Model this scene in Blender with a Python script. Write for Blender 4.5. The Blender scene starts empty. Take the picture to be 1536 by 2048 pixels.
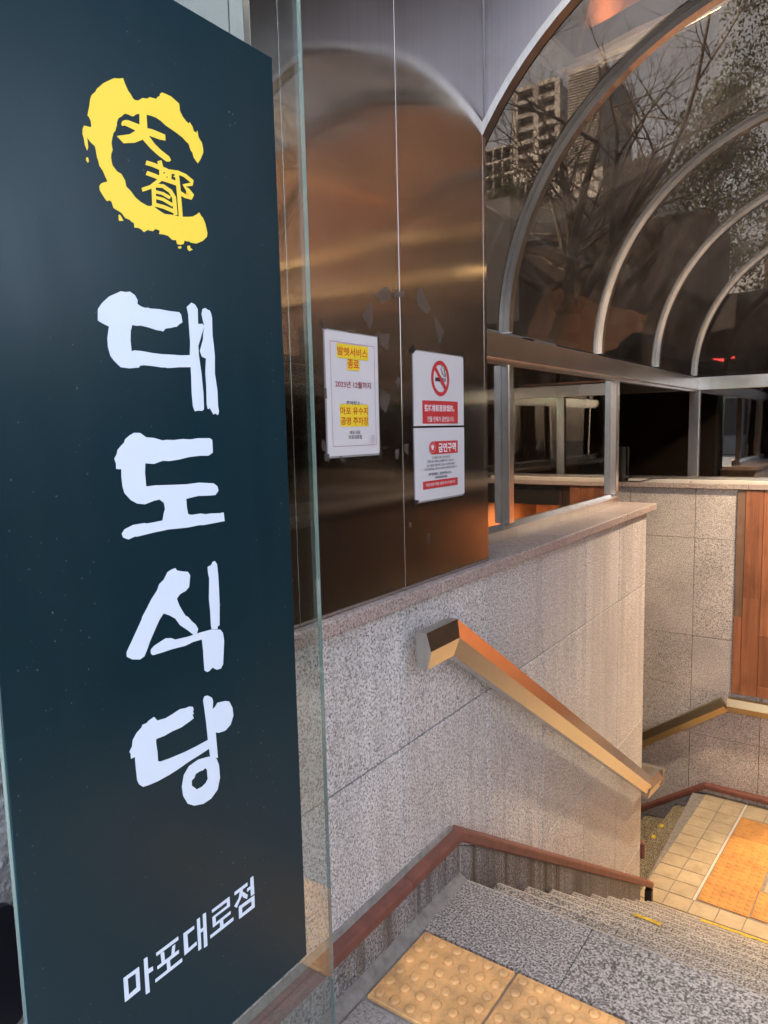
import bpy, bmesh, math, random
from mathutils import Vector, Matrix, noise as mnoise

random.seed(7)
S = bpy.context.scene
COL = S.collection
R = math.radians

# ------------------------------------------------------------------ camera
cam_data = bpy.data.cameras.new("camera")
cam = bpy.data.objects.new("camera", cam_data)
COL.objects.link(cam)
PITCH, ROLL, YAW = 0.112837, -0.0237885, 0.6139005
fw = Vector((-math.sin(YAW) * math.cos(PITCH), math.cos(YAW) * math.cos(PITCH), -math.sin(PITCH)))
rt0 = Vector((math.cos(YAW), math.sin(YAW), 0.0))
up0 = rt0.cross(fw)
rt = math.cos(ROLL) * rt0 + math.sin(ROLL) * up0
upv = -math.sin(ROLL) * rt0 + math.cos(ROLL) * up0
cam.matrix_world = Matrix(((rt.x, upv.x, -fw.x, 1.125), (rt.y, upv.y, -fw.y, 0.0), (rt.z, upv.z, -fw.z, 1.51), (0, 0, 0, 1)))
cam_data.sensor_fit = 'VERTICAL'
cam_data.sensor_height = 24.0
cam_data.lens = 24.0 * 1423.87 / 2048.0
cam_data.clip_start = 0.02
cam_data.clip_end = 2000.0
S.camera = cam

# ------------------------------------------------------------------ sky, sun, exposure
SUN_EL, SUN_TRAVEL = R(27.0), Vector((0.75, 0.66, 0.0)).normalized()
world = bpy.data.worlds.new("World")
S.world = world
world.use_nodes = True
wn = world.node_tree
bg = wn.nodes["Background"]
sky = wn.nodes.new("ShaderNodeTexSky")
sky.sky_type = 'NISHITA'
sky.sun_disc = False
sky.sun_elevation = SUN_EL
sky.sun_rotation = math.atan2(-SUN_TRAVEL.x, -SUN_TRAVEL.y)
sky.air_density = 0.75
sky.dust_density = 4.0
sky.ozone_density = 0.6
hsv = wn.nodes.new("ShaderNodeHueSaturation")
hsv.inputs["Saturation"].default_value = 0.62
wn.links.new(sky.outputs[0], hsv.inputs["Color"])
wn.links.new(hsv.outputs[0], bg.inputs[0])
bg.inputs[1].default_value = 0.15
sun_data = bpy.data.lights.new("sun", 'SUN')
sun_data.energy = 2.6
sun_data.angle = R(0.53)
sun_data.color = (1.0, 0.93, 0.84)
sun = bpy.data.objects.new("sun", sun_data)
COL.objects.link(sun)
d = Vector((SUN_TRAVEL.x * math.cos(SUN_EL), SUN_TRAVEL.y * math.cos(SUN_EL), -math.sin(SUN_EL)))
sun.rotation_euler = d.to_track_quat('-Z', 'Y').to_euler()
sun.location = (-20, -8, 20)
S.view_settings.view_transform = 'Standard'
S.view_settings.look = 'None'
S.view_settings.gamma = 1.0
S.view_settings.exposure = 3.15
S.view_settings.use_curve_mapping = False
S.cycles.use_denoising = True
S.cycles.max_bounces = 10
S.cycles.diffuse_bounces = 4
S.cycles.glossy_bounces = 5
S.cycles.transparent_max_bounces = 24
S.cycles.sample_clamp_indirect = 6.0

# ------------------------------------------------------------------ object helpers
ORG = {}

def tag(o, label=None, cat=None, group=None, kind=None):
    if label: o["label"] = label
    if cat: o["category"] = cat
    if group: o["group"] = group
    if kind: o["kind"] = kind
    return o

def thing(name, label, cat, loc=(0, 0, 0), group=None):
    o = bpy.data.objects.new(name, None)
    o.empty_display_size = 0.1
    COL.objects.link(o)
    o.location = loc
    ORG[o.name] = Vector(loc)
    return tag(o, label, cat, group)

class MB:
    """collects geometry in world coordinates, links it as one mesh object"""
    def __init__(self):
        self.bm = bmesh.new()

    def box(self, x0, x1, y0, y1, z0, z1, bev=0.0):
        t = bmesh.new()
        vs = [t.verts.new((x, y, z)) for x in (x0, x1) for y in (y0, y1) for z in (z0, z1)]
        for f in ((0, 1, 3, 2), (4, 6, 7, 5), (0, 4, 5, 1), (2, 3, 7, 6), (0, 2, 6, 4), (1, 5, 7, 3)):
            t.faces.new([vs[i] for i in f])
        if bev > 0:
            bmesh.ops.bevel(t, geom=list(t.edges), offset=bev, segments=1, affect='EDGES', clamp_overlap=True)
        self._add(t)
        return self

    def _add(self, t):
        m = {}
        for v in t.verts:
            m[v] = self.bm.verts.new(v.co)
        for f in t.faces:
            try:
                nf = self.bm.faces.new([m[v] for v in f.verts])
                nf.smooth = f.smooth
            except ValueError:
                pass
        t.free()

    def poly_prism(self, loops, axis, a, b, bev=0.0):
        """2D polygon loops (outer + holes) filled and extruded along an axis from a to b"""
        t = bmesh.new()
        es = []
        def P(u, v, w):
            return (w, u, v) if axis == 'X' else ((u, w, v) if axis == 'Y' else (u, v, w))
        for L in loops:
            vs = [t.verts.new(P(u, v, a)) for u, v in L]
            for i in range(len(vs)):
                es.append(t.edges.new((vs[i], vs[(i + 1) % len(vs)])))
        n = Vector((1, 0, 0)) if axis == 'X' else (Vector((0, 1, 0)) if axis == 'Y' else Vector((0, 0, 1)))
        bmesh.ops.triangle_fill(t, use_beauty=True, use_dissolve=False, edges=es, normal=n)
        if b != a:
            r = bmesh.ops.extrude_face_region(t, geom=list(t.faces))
            bmesh.ops.translate(t, verts=[e for e in r["geom"] if isinstance(e, bmesh.types.BMVert)], vec=n * (b - a))
        bmesh.ops.recalc_face_normals(t, faces=list(t.faces))
        self._add(t)
        return self

    def convex_prism(self, L, axis, a, b):
        def P(u, v, w):
            return (w, u, v) if axis == 'X' else ((u, w, v) if axis == 'Y' else (u, v, w))
        A = [self.bm.verts.new(P(u, v, a)) for u, v in L]
        B = [self.bm.verts.new(P(u, v, b)) for u, v in L]
        n = len(L)
        self.bm.faces.new(A[::-1]); self.bm.faces.new(B)
        for i in range(n):
            self.bm.faces.new((A[i], A[(i + 1) % n], B[(i + 1) % n], B[i]))
        return self

    def loft(self, sections, cap=True, smooth=False):
        rows = [[self.bm.verts.new(p) for p in s] for s in sections]
        n = len(rows[0])
        for k in range(len(rows) - 1):
            for i in range(n):
                f = self.bm.faces.new((rows[k][i], rows[k][(i + 1) % n], rows[k + 1][(i + 1) % n], rows[k + 1][i]))
                f.smooth = smooth
        if cap:
            self.bm.faces.new(rows[0][::-1]); self.bm.faces.new(rows[-1])
        return self

    def tube(self, pts, radii, sides=6, smooth=True):
        pts = [Vector(p) for p in pts]
        secs = []
        prev = None
        for i, p in enumerate(pts):
            t = (pts[min(i + 1, len(pts) - 1)] - pts[max(i - 1, 0)])
            t = t.normalized() if t.length > 1e-9 else Vector((0, 0, 1))
            ref = prev if prev is not None else (Vector((1, 0, 0)) if abs(t.x) < 0.8 else Vector((0, 1, 0)))
            u = (ref - t * ref.dot(t)).normalized()
            v = t.cross(u)
            prev = u
            r = radii[i] if isinstance(radii, (list, tuple)) else radii
            secs.append([p + u * (r * math.cos(2 * math.pi * k / sides)) + v * (r * math.sin(2 * math.pi * k / sides)) for k in range(sides)])
        return self.loft(secs, True, smooth)

    def build(self, name, m, parent=None, kind=None, uv=None):
        bm = self.bm
        bmesh.ops.recalc_face_normals(bm, faces=list(bm.faces))
        if parent is not None:
            o0 = ORG[parent.name]
            bmesh.ops.translate(bm, verts=list(bm.verts), vec=-o0)
        else:
            o0 = Vector((0, 0, 0))
        if uv:
            L = bm.loops.layers.uv.new("UVMap")
            ax = {'X': 0, 'Y': 1, 'Z': 2}
            for f in bm.faces:
                for l in f.loops:
                    l[L].uv = (l.vert.co[ax[uv[0]]], l.vert.co[ax[uv[1]]])
        me = bpy.data.meshes.new(name)
        bm.to_mesh(me); bm.free()
        me.materials.append(m)
        o = bpy.data.objects.new(name, me)
        COL.objects.link(o)
        if parent is not None:
            o.parent = parent
        ORG[o.name] = o0
        if kind: o["kind"] = kind
        return o

def box(name, m, parent, x0, x1, y0, y1, z0, z1, bev=0.0, kind=None, uv=None):
    return MB().box(x0, x1, y0, y1, z0, z1, bev).build(name, m, parent, kind, uv)

def copy_tree(o, parent=None):
    c = o.copy(); COL.objects.link(c)
    if parent is not None: c.parent = parent
    for ch in list(o.children): copy_tree(ch, c)
    return c

def offset_path(path, b):
    """planar path [(y,z)], mitred offset by b along the upward normal"""
    out = []
    for i, p in enumerate(path):
        a = Vector(path[max(i - 1, 0)]); c = Vector(path[min(i + 1, len(path) - 1)]); p = Vector(p)
        ns = []
        for q0, q1 in (((a, p)) if i > 0 else ((p, c)), ((p, c)) if i < len(path) - 1 else ((a, p))):
            t = (q1 - q0).normalized(); ns.append(Vector((-t.y, t.x)))
        n = (ns[0] + ns[1]).normalized()
        out.append(p + n * (b / max(0.3, n.dot(ns[0]))))
    return out

# ------------------------------------------------------------------ materials
def new_mat(name):
    m = bpy.data.materials.new(name)
    m.use_nodes = True
    nt = m.node_tree
    return m, nt, nt.nodes["Principled BSDF"]

def N(nt, t, **kw):
    n = nt.nodes.new(t)
    for k, v in kw.items():
        if k.startswith("i_"):
            n.inputs[k[2:].replace("_", " ")].default_value = v
        else:
            setattr(n, k, v)
    return n

def coords(nt, scale=(1, 1, 1), rnd=0.0):
    tc = N(nt, "ShaderNodeTexCoord")
    mp = N(nt, "ShaderNodeMapping")
    mp.inputs["Scale"].default_value = scale
    nt.links.new(tc.outputs["Object"], mp.inputs[0])
    if rnd:
        oi = N(nt, "ShaderNodeObjectInfo")
        mu = N(nt, "ShaderNodeMath", operation='MULTIPLY')
        mu.inputs[1].default_value = rnd
        nt.links.new(oi.outputs["Random"], mu.inputs[0])
        nt.links.new(mu.outputs[0], mp.inputs["Location"])
    return mp.outputs[0]

def ramp(nt, src, stops, interp='LINEAR'):
    r = N(nt, "ShaderNodeValToRGB")
    r.color_ramp.interpolation = interp
    e = r.color_ramp.elements
    while len(e) < len(stops): e.new(0.5)
    for k, (p, c) in enumerate(stops):
        e[k].position = p
        e[k].color = (c, c, c, 1) if isinstance(c, (int, float)) else (*c, 1)
    nt.links.new(src, r.inputs[0])
    return r.outputs[0]

def mixc(nt, a, b, fac, mode='MIX'):
    m = N(nt, "ShaderNodeMix", data_type='RGBA', blend_type=mode)
    for i, v in ((6, a), (7, b), (0, fac)):
        s = m.inputs[i]
        if isinstance(v, bpy.types.NodeSocket): nt.links.new(v, s)
        elif isinstance(v, (int, float)): s.default_value = v if i == 0 else (v, v, v, 1)
        else: s.default_value = (*v, 1)
    return m.outputs[2]

def noise(nt, vec, scale, detail=2.0, rough=0.5):
    n = N(nt, "ShaderNodeTexNoise")
    n.inputs["Scale"].default_value = scale
    n.inputs["Detail"].default_value = detail
    n.inputs["Roughness"].default_value = rough
    nt.links.new(vec, n.inputs["Vector"])
    return n.outputs[0]

def bump(nt, bsdf, h, strength, dist):
    b = N(nt, "ShaderNodeBump")
    b.inputs["Strength"].default_value = strength
    b.inputs["Distance"].default_value = dist
    nt.links.new(h, b.inputs["Height"])
    nt.links.new(b.outputs[0], bsdf.inputs["Normal"])

def granite(name, light, mid, dark, scale=135.0, dark_amt=0.42, streak=0.0, streak_dir='Z', rough=0.6, blotch=0.25, grime=(0.20, 0.17, 0.14), var=0.10):
    m, nt, p = new_mat(name)
    v = coords(nt, rnd=37.0)
    n1 = noise(nt, v, scale, 2.6, 0.58)
    n2 = noise(nt, v, scale * 0.55, 1.5, 0.5)
    c = ramp(nt, n1, [(dark_amt - 0.04, dark), (dark_amt + 0.05, mid), (0.56, light), (0.8, [min(1, x * 1.18) for x in light])])
    c = mixc(nt, c, [x * 0.72 for x in mid], ramp(nt, n2, [(0.57, 0.0), (0.66, 0.75)]))
    big = noise(nt, coords(nt, (1, 1, 1)), 2.2, 4.0, 0.6)
    c = mixc(nt, c, ramp(nt, big, [(0.3, 1.0 - blotch), (0.7, 1.0)]), 1.0, 'MULTIPLY')
    oi = N(nt, "ShaderNodeObjectInfo")
    c = mixc(nt, c, ramp(nt, oi.outputs["Random"], [(0.0, 1.0 - var), (1.0, 1.0)]), 1.0, 'MULTIPLY')
    if streak > 0:
        sc = (9.0, 13.0, 0.55)
        st = noise(nt, coords(nt, sc), 1.0, 4.0, 0.65)
        msk = noise(nt, coords(nt, (0.8, 0.9, 0.8)), 1.0, 2.0, 0.5)
        f = mixc(nt, ramp(nt, st, [(0.42, 0.0), (0.62, streak)]), ramp(nt, msk, [(0.35, 0.1), (0.62, 1.0)]), 1.0, 'MULTIPLY')
        c = mixc(nt, c, grime, f)
        st2 = noise(nt, coords(nt, (14.0, 22.0, 0.4)), 1.0, 3.0, 0.6)
        c = mixc(nt, c, (0.55, 0.53, 0.50), ramp(nt, st2, [(0.63, 0.0), (0.72, min(1.0, streak * 1.2))]))
    nt.links.new(c, p.inputs["Base Color"])
    p.inputs["Roughness"].default_value = rough
    bump(nt, p, n1, 0.25, 0.0015)
    return m

def plain(name, col, rough=0.6, metal=0.0, nscale=0.0, namt=0.15, bscale=0.0, bstr=0.3, bdist=0.002, emit=0.0, stretch=(1, 1, 1), var=0.0):
    m, nt, p = new_mat(name)
    p.inputs["Base Color"].default_value = (*col, 1)
    p.inputs["Roughness"].default_value = rough
    p.inputs["Metallic"].default_value = metal
    c = None
    if nscale:
        n = noise(nt, coords(nt, stretch, rnd=11.0), nscale, 5.0, 0.6)
        c = mixc(nt, col, ramp(nt, n, [(0.3, 1.0 - namt), (0.7, 1.0 + namt)]), 1.0, 'MULTIPLY')
    if var:
        oi = N(nt, "ShaderNodeObjectInfo")
        c = mixc(nt, c if c is not None else col, ramp(nt, oi.outputs["Random"], [(0.0, 1.0 - var), (1.0, 1.0 + var)]), 1.0, 'MULTIPLY')
    if c is not None:
        nt.links.new(c, p.inputs["Base Color"])
    if bscale:
        bump(nt, p, noise(nt, coords(nt, stretch), bscale, 4.0, 0.6), bstr, bdist)
    if emit:
        p.inputs["Emission Color"].default_value = (*col, 1)
        p.inputs["Emission Strength"].default_value = emit
    return m

def brushed(name, col, rough, aniso, tangent_uv=True, wav=0.0, wscale=(1, 1, 1), dirt=0.0):
    m, nt, p = new_mat(name)
    p.inputs["Metallic"].default_value = 1.0
    p.inputs["Roughness"].default_value = rough
    c = mixc(nt, col, 0.72, ramp(nt, noise(nt, coords(nt, (150, 150, 1.0)), 1.0, 3.0), [(0.35, 0.0), (0.75, 0.4)]), 'MULTIPLY')
    if dirt:
        c = mixc(nt, c, (0.16, 0.12, 0.10), ramp(nt, noise(nt, coords(nt, (3, 3, 3)), 2.0, 5.0, 0.65), [(0.45, 0.0), (0.75, dirt)]))
    nt.links.new(c, p.inputs["Base Color"])
    if aniso:
        nt.links.new(ramp(nt, noise(nt, coords(nt, (2, 2, 2)), 2.0, 6.0, 0.7), [(0.40, rough), (0.75, rough * 1.3)]), p.inputs["Roughness"])
        p.inputs["Anisotropic"].default_value = aniso
        if tangent_uv:
            tn = N(nt, "ShaderNodeTangent", direction_type='UV_MAP')
            nt.links.new(tn.outputs[0], p.inputs["Tangent"])
    if wav:
        bump(nt, p, noise(nt, coords(nt, wscale), 1.0, 2.0), 1.0, wav)
    return m

def glass(name, tint, refl, refl_col=(1, 1, 1), rough=0.0, wav=0.0, wscale=(1, 1, 1), dust=0.0, dust_col=(0.3, 0.26, 0.22)):
    m = bpy.data.materials.new(name)
    m.use_nodes = True
    nt = m.node_tree
    nt.nodes.remove(nt.nodes["Principled BSDF"])
    out = nt.nodes["Material Output"]
    tr = N(nt, "ShaderNodeBsdfTransparent"); tr.inputs[0].default_value = (*tint, 1)
    gl = N(nt, "ShaderNodeBsdfGlossy"); gl.inputs["Color"].default_value = (*refl_col, 1); gl.inputs["Roughness"].default_value = rough
    fr = N(nt, "ShaderNodeLayerWeight"); fr.inputs[0].default_value = 0.5
    f = ramp(nt, fr.outputs["Facing"], [(0.0, refl), (0.6, refl + 0.05), (0.85, min(1, refl + 0.3)), (1.0, 1.0)])
    mx = N(nt, "ShaderNodeMixShader")
    nt.links.new(f, mx.inputs[0]); nt.links.new(tr.outputs[0], mx.inputs[1]); nt.links.new(gl.outputs[0], mx.inputs[2])
    last = mx.outputs[0]
    if wav:
        b = N(nt, "ShaderNodeBump"); b.inputs["Distance"].default_value = wav; b.inputs["Strength"].default_value = 1.0
        nt.links.new(noise(nt, coords(nt, wscale), 1.0, 1.0, 0.4), b.inputs["Height"])
        nt.links.new(b.outputs[0], gl.inputs["Normal"])
    if dust:
        df = N(nt, "ShaderNodeBsdfDiffuse"); df.inputs[0].default_value = (*dust_col, 1)
        tl = N(nt, "ShaderNodeBsdfTranslucent"); tl.inputs[0].default_value = (*dust_col, 1)
        ad = N(nt, "ShaderNodeMixShader"); ad.inputs[0].default_value = 0.55
        nt.links.new(df.outputs[0], ad.inputs[1]); nt.links.new(tl.outputs[0], ad.inputs[2])
        m2 = N(nt, "ShaderNodeMixShader")
        n1 = noise(nt, coords(nt, (1, 1, 1)), 2.5, 6.0, 0.7)
        fz = ramp(nt, n1, [(0.42, dust * 0.2), (0.72, dust * 1.3)])
        nt.links.new(fz, m2.inputs[0]); nt.links.new(last, m2.inputs[1]); nt.links.new(ad.outputs[0], m2.inputs[2])
        last = m2.outputs[0]
    nt.links.new(last, out.inputs[0])
    return m

def wood(name, col, dark, rough=0.45, axis='Z', var=0.25):
    m, nt, p = new_mat(name)
    sc = {'Z': (38, 38, 1.6), 'X': (1.6, 38, 38), 'Y': (38, 1.6, 38)}[axis]
    n1 = noise(nt, coords(nt, sc, rnd=23.0), 1.0, 5.0, 0.6)
    n2 = noise(nt, coords(nt, (3, 3, 3), rnd=9.0), 1.0, 4.0, 0.6)
    c = ramp(nt, n1, [(0.3, dark), (0.7, col)])
    c = mixc(nt, c, [x * 0.55 for x in dark], ramp(nt, n2, [(0.52, 0.0), (0.75, 0.7)]))
    oi = N(nt, "ShaderNodeObjectInfo")
    c = mixc(nt, c, ramp(nt, oi.outputs["Random"], [(0.0, 1.0 - var), (1.0, 1.0 + var)]), 1.0, 'MULTIPLY')
    nt.links.new(c, p.inputs["Base Color"])
    p.inputs["Roughness"].default_value = rough
    bump(nt, p, n1, 0.2, 0.001)
    return m

G_WALL = granite("wall granite", (0.88, 0.835, 0.81), (0.66, 0.62, 0.60), (0.19, 0.177, 0.172), 165, 0.41, streak=0.28, rough=0.55, blotch=0.16, var=0.13)
G_BASE = granite("base granite", (0.55, 0.53, 0.52), (0.35, 0.33, 0.33), (0.08, 0.076, 0.075), 135, 0.43, streak=1.0, rough=0.5, blotch=0.35, grime=(0.085, 0.066, 0.052))
G_COPE = granite("coping granite", (0.56, 0.46, 0.42), (0.42, 0.33, 0.30), (0.17, 0.13, 0.12), 150, 0.40, rough=0.5, blotch=0.2)
G_STEP = granite("step granite", (0.58, 0.53, 0.485), (0.37, 0.335, 0.305), (0.10, 0.09, 0.083), 150, 0.45, rough=0.6, blotch=0.25)
G_NOSE = granite("pale nosing granite", (0.72, 0.67, 0.62), (0.52, 0.48, 0.44), (0.20, 0.18, 0.165), 150, 0.40)  # paler granite for the step nosing faces
M_GROUT = plain("joint grout", (0.19, 0.175, 0.165), 0.9, nscale=25, namt=0.3)
G_LOW = granite("lower step granite", (0.52, 0.44, 0.29), (0.32, 0.26, 0.16), (0.07, 0.055, 0.035), 120, 0.46, rough=0.6)
G_END = granite("end wall granite", (0.84, 0.76, 0.70), (0.60, 0.53, 0.485), (0.17, 0.14, 0.125), 165, 0.41, rough=0.6, blotch=0.35)
G_PAVE = granite("paving granite", (0.42, 0.38, 0.35), (0.33, 0.29, 0.27), (0.16, 0.14, 0.13), 160, 0.36, rough=0.7, blotch=0.3)
M_MORTAR = plain("mortar", (0.25, 0.23, 0.21), 0.9, nscale=30, namt=0.25, bscale=120, bdist=0.002)
M_CORE = plain("concrete core", (0.46, 0.44, 0.42), 0.9, nscale=6)
M_ROUGH = plain("rock faced stone", (0.33, 0.33, 0.33), 0.85, nscale=22, namt=0.3, bscale=45, bstr=1.0, bdist=0.02)
M_TACT = plain("tactile yellow", (0.84, 0.46, 0.175), 0.6, nscale=7, namt=0.26, bscale=220, bstr=0.15, bdist=0.001)
def grime(m, col, amt, scale):
    nt = m.node_tree; p = nt.nodes["Principled BSDF"]
    src = p.inputs["Base Color"].links[0].from_socket
    n1 = noise(nt, coords(nt, (1, 1, 1), rnd=5.0), scale, 6.0, 0.7)
    nt.links.new(mixc(nt, src, col, ramp(nt, n1, [(0.46, 0.0), (0.70, amt)])), p.inputs["Base Color"])
grime(M_TACT, (0.36, 0.22, 0.12), 0.65, 16.0)
M_TACT2 = plain("tactile orange", (0.56, 0.28, 0.08), 0.55, nscale=5, namt=0.16, bscale=160, bstr=0.2, bdist=0.001, var=0.08)
M_TILE = plain("cream floor tile", (0.47, 0.385, 0.26), 0.5, nscale=9, namt=0.12, bscale=200, bstr=0.1, bdist=0.001, var=0.10)
grime(M_TACT2, (0.30, 0.14, 0.05), 0.6, 12.0)
grime(M_TILE, (0.26, 0.19, 0.11), 0.5, 9.0)
M_REDRAIL = plain("red brown painted rail", (0.20, 0.070, 0.052), 0.55, nscale=14, namt=0.22, bscale=60, bstr=0.15, bdist=0.001)
M_STEEL = brushed("stainless steel", (0.76, 0.73, 0.70), 0.27, 0.0, False, dirt=0.35)
M_RAILST = brushed("handrail stainless", (0.62, 0.60, 0.56), 0.25, 0.0, False)
M_WARMST = brushed("warm tinted rail steel", (0.58, 0.44, 0.25), 0.40, 0.0, False)  # golden base colour stands in for warm light mirrored in the steel
M_PILLAR = brushed("hairline steel", (0.60, 0.55, 0.515), 0.105, 0.92, True, wav=0.006, wscale=(0.5, 0.5, 2.2))
M_SPAN = brushed("dull metal fascia", (0.24, 0.225, 0.24), 0.42, 0.0, False, dirt=0.5)
M_DARKM = plain("dark bronze metal", (0.05, 0.045, 0.042), 0.4, 0.6)
M_GASKET = plain("black rubber gasket", (0.02, 0.02, 0.022), 0.7)
M_VGLASS = glass("bronze vault glass", (0.415, 0.365, 0.315), 0.14, (0.95, 0.90, 0.84), 0.0, wav=0.006, wscale=(1.4, 1.4, 1.4), dust=0.20, dust_col=(0.22, 0.19, 0.165))
M_WGLASS = glass("bronze window glass", (0.34, 0.28, 0.23), 0.24, (0.92, 0.88, 0.84), 0.0, wav=0.002, wscale=(1.2, 1.2, 1.2))
M_WGLASS_DIM = glass("dark window glass", (0.24, 0.20, 0.17), 0.06, (0.9, 0.86, 0.82), 0.0)  # right panes only, made darker so the pillar mirrors less light
M_CGLASS = glass("clear glass", (0.88, 0.92, 0.90), 0.14, (1, 1, 1), 0.0)
M_GEDGE = plain("polished glass edge", (0.15, 0.21, 0.21), 0.2, emit=0.0)
M_WOOD = wood("red brown plank", (0.38, 0.145, 0.065), (0.20, 0.070, 0.030))
M_WFRAME = wood("faded frame board", (0.27, 0.155, 0.095), (0.17, 0.095, 0.058))
M_WOOD2 = wood("dark plank", (0.07, 0.034, 0.020), (0.035, 0.018, 0.011))
M_CLAD = plain("dark stained cladding", (0.018, 0.014, 0.012), 0.85, nscale=4)
M_CLAD.node_tree.nodes["Principled BSDF"].inputs["Specular IOR Level"].default_value = 0.15
M_MARBLE = plain("white marble strip", (0.62, 0.58, 0.52), 0.3, nscale=12, namt=0.06)
M_WHITE = plain("white paper", (0.66, 0.65, 0.68), 0.55)
M_YEL = plain("highlighter yellow", (0.85, 0.62, 0.03), 0.6)
M_ORNG = plain("orange red ink", (0.55, 0.10, 0.01), 0.6)
M_MAROON = plain("maroon ink", (0.32, 0.02, 0.05), 0.6)
M_INK = plain("black ink", (0.03, 0.03, 0.045), 0.6)
grime(M_REDRAIL, (0.10, 0.055, 0.045), 0.6, 24.0)
M_RED = plain("red ink", (0.56, 0.035, 0.04), 0.6)
M_WINK = plain("white ink", (0.82, 0.80, 0.82), 0.6)
M_TAPE = glass("clear tape", (0.72, 0.70, 0.68), 0.10, (1, 1, 1), 0.35, dust=0.12, dust_col=(0.5, 0.48, 0.46))
M_SCRAP = glass("tape residue", (0.80, 0.78, 0.76), 0.04, (1, 1, 1), 0.5, dust=0.20, dust_col=(0.40, 0.36, 0.33))
M_BTAPE = plain("black tape", (0.015, 0.014, 0.014), 0.5)
M_NAVY = plain("navy sign face", (0.004, 0.025, 0.035), 0.30, nscale=2.0, namt=0.12)
M_NAVY.node_tree.nodes["Principled BSDF"].inputs["Specular IOR Level"].default_value = 0.35
def add_flecks(m, amount):
    nt = m.node_tree; p = nt.nodes["Principled BSDF"]
    src = p.inputs["Base Color"].links[0].from_socket
    n1 = noise(nt, coords(nt, (1, 1, 1)), 150.0, 1.0, 0.5)
    n2 = noise(nt, coords(nt, (1, 3, 0.6)), 3.0, 4.0, 0.7)
    c = mixc(nt, src, (0.16, 0.17, 0.17), mixc(nt, ramp(nt, n1, [(0.735, 0.0), (0.77, amount)]), ramp(nt, n2, [(0.45, 0.0), (0.6, 1.0)]), 1.0, 'MULTIPLY'))
    c = mixc(nt, c, (0.03, 0.045, 0.05), ramp(nt, n2, [(0.5, 0.0), (0.85, 0.15)]))
    nt.links.new(c, p.inputs["Base Color"])
    nt.links.new(ramp(nt, n2, [(0.35, 0.28), (0.7, 0.36)]), p.inputs["Roughness"])
add_flecks(M_NAVY, 0.8)
M_LOGO = plain("yellow vinyl", (0.70, 0.535, 0.05), 0.45, emit=0.05)
M_LETTER = plain("white backlit letter", (0.53, 0.61, 0.73), 0.4, emit=0.04)
M_PLAQUE = plain("dark metal plaque", (0.05, 0.05, 0.065), 0.3, 0.8)
M_YPAINT = plain("yellow nosing paint", (0.62, 0.43, 0.03), 0.6, nscale=60, namt=0.4)
M_BLACK = plain("black plastic", (0.02, 0.02, 0.022), 0.45)
M_GROUND = plain("asphalt", (0.06, 0.06, 0.06), 0.9, nscale=3, namt=0.3)
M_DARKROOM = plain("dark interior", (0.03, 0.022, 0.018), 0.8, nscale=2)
M_CONC = plain("weathered concrete", (0.34, 0.33, 0.31), 0.9, nscale=2.5, namt=0.35)
M_WHITEC = plain("pale concrete frame", (0.27, 0.275, 0.285), 0.8, nscale=1.5, namt=0.12)
M_WIN = plain("dark window glass", (0.02, 0.024, 0.028), 0.1)
M_BARK = plain("grey brown bark", (0.10, 0.085, 0.07), 0.9, nscale=8, namt=0.3)
M_LEAF = plain("dark evergreen leaf", (0.045, 0.065, 0.028), 0.6, nscale=1.2, namt=0.5)
M_LAMP = plain("warm lamp diffuser", (1.0, 0.62, 0.25), 0.5, emit=6.0)
M_GOLD = plain("gold strip trim", (0.80, 0.52, 0.18), 0.3, 1.0)

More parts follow.
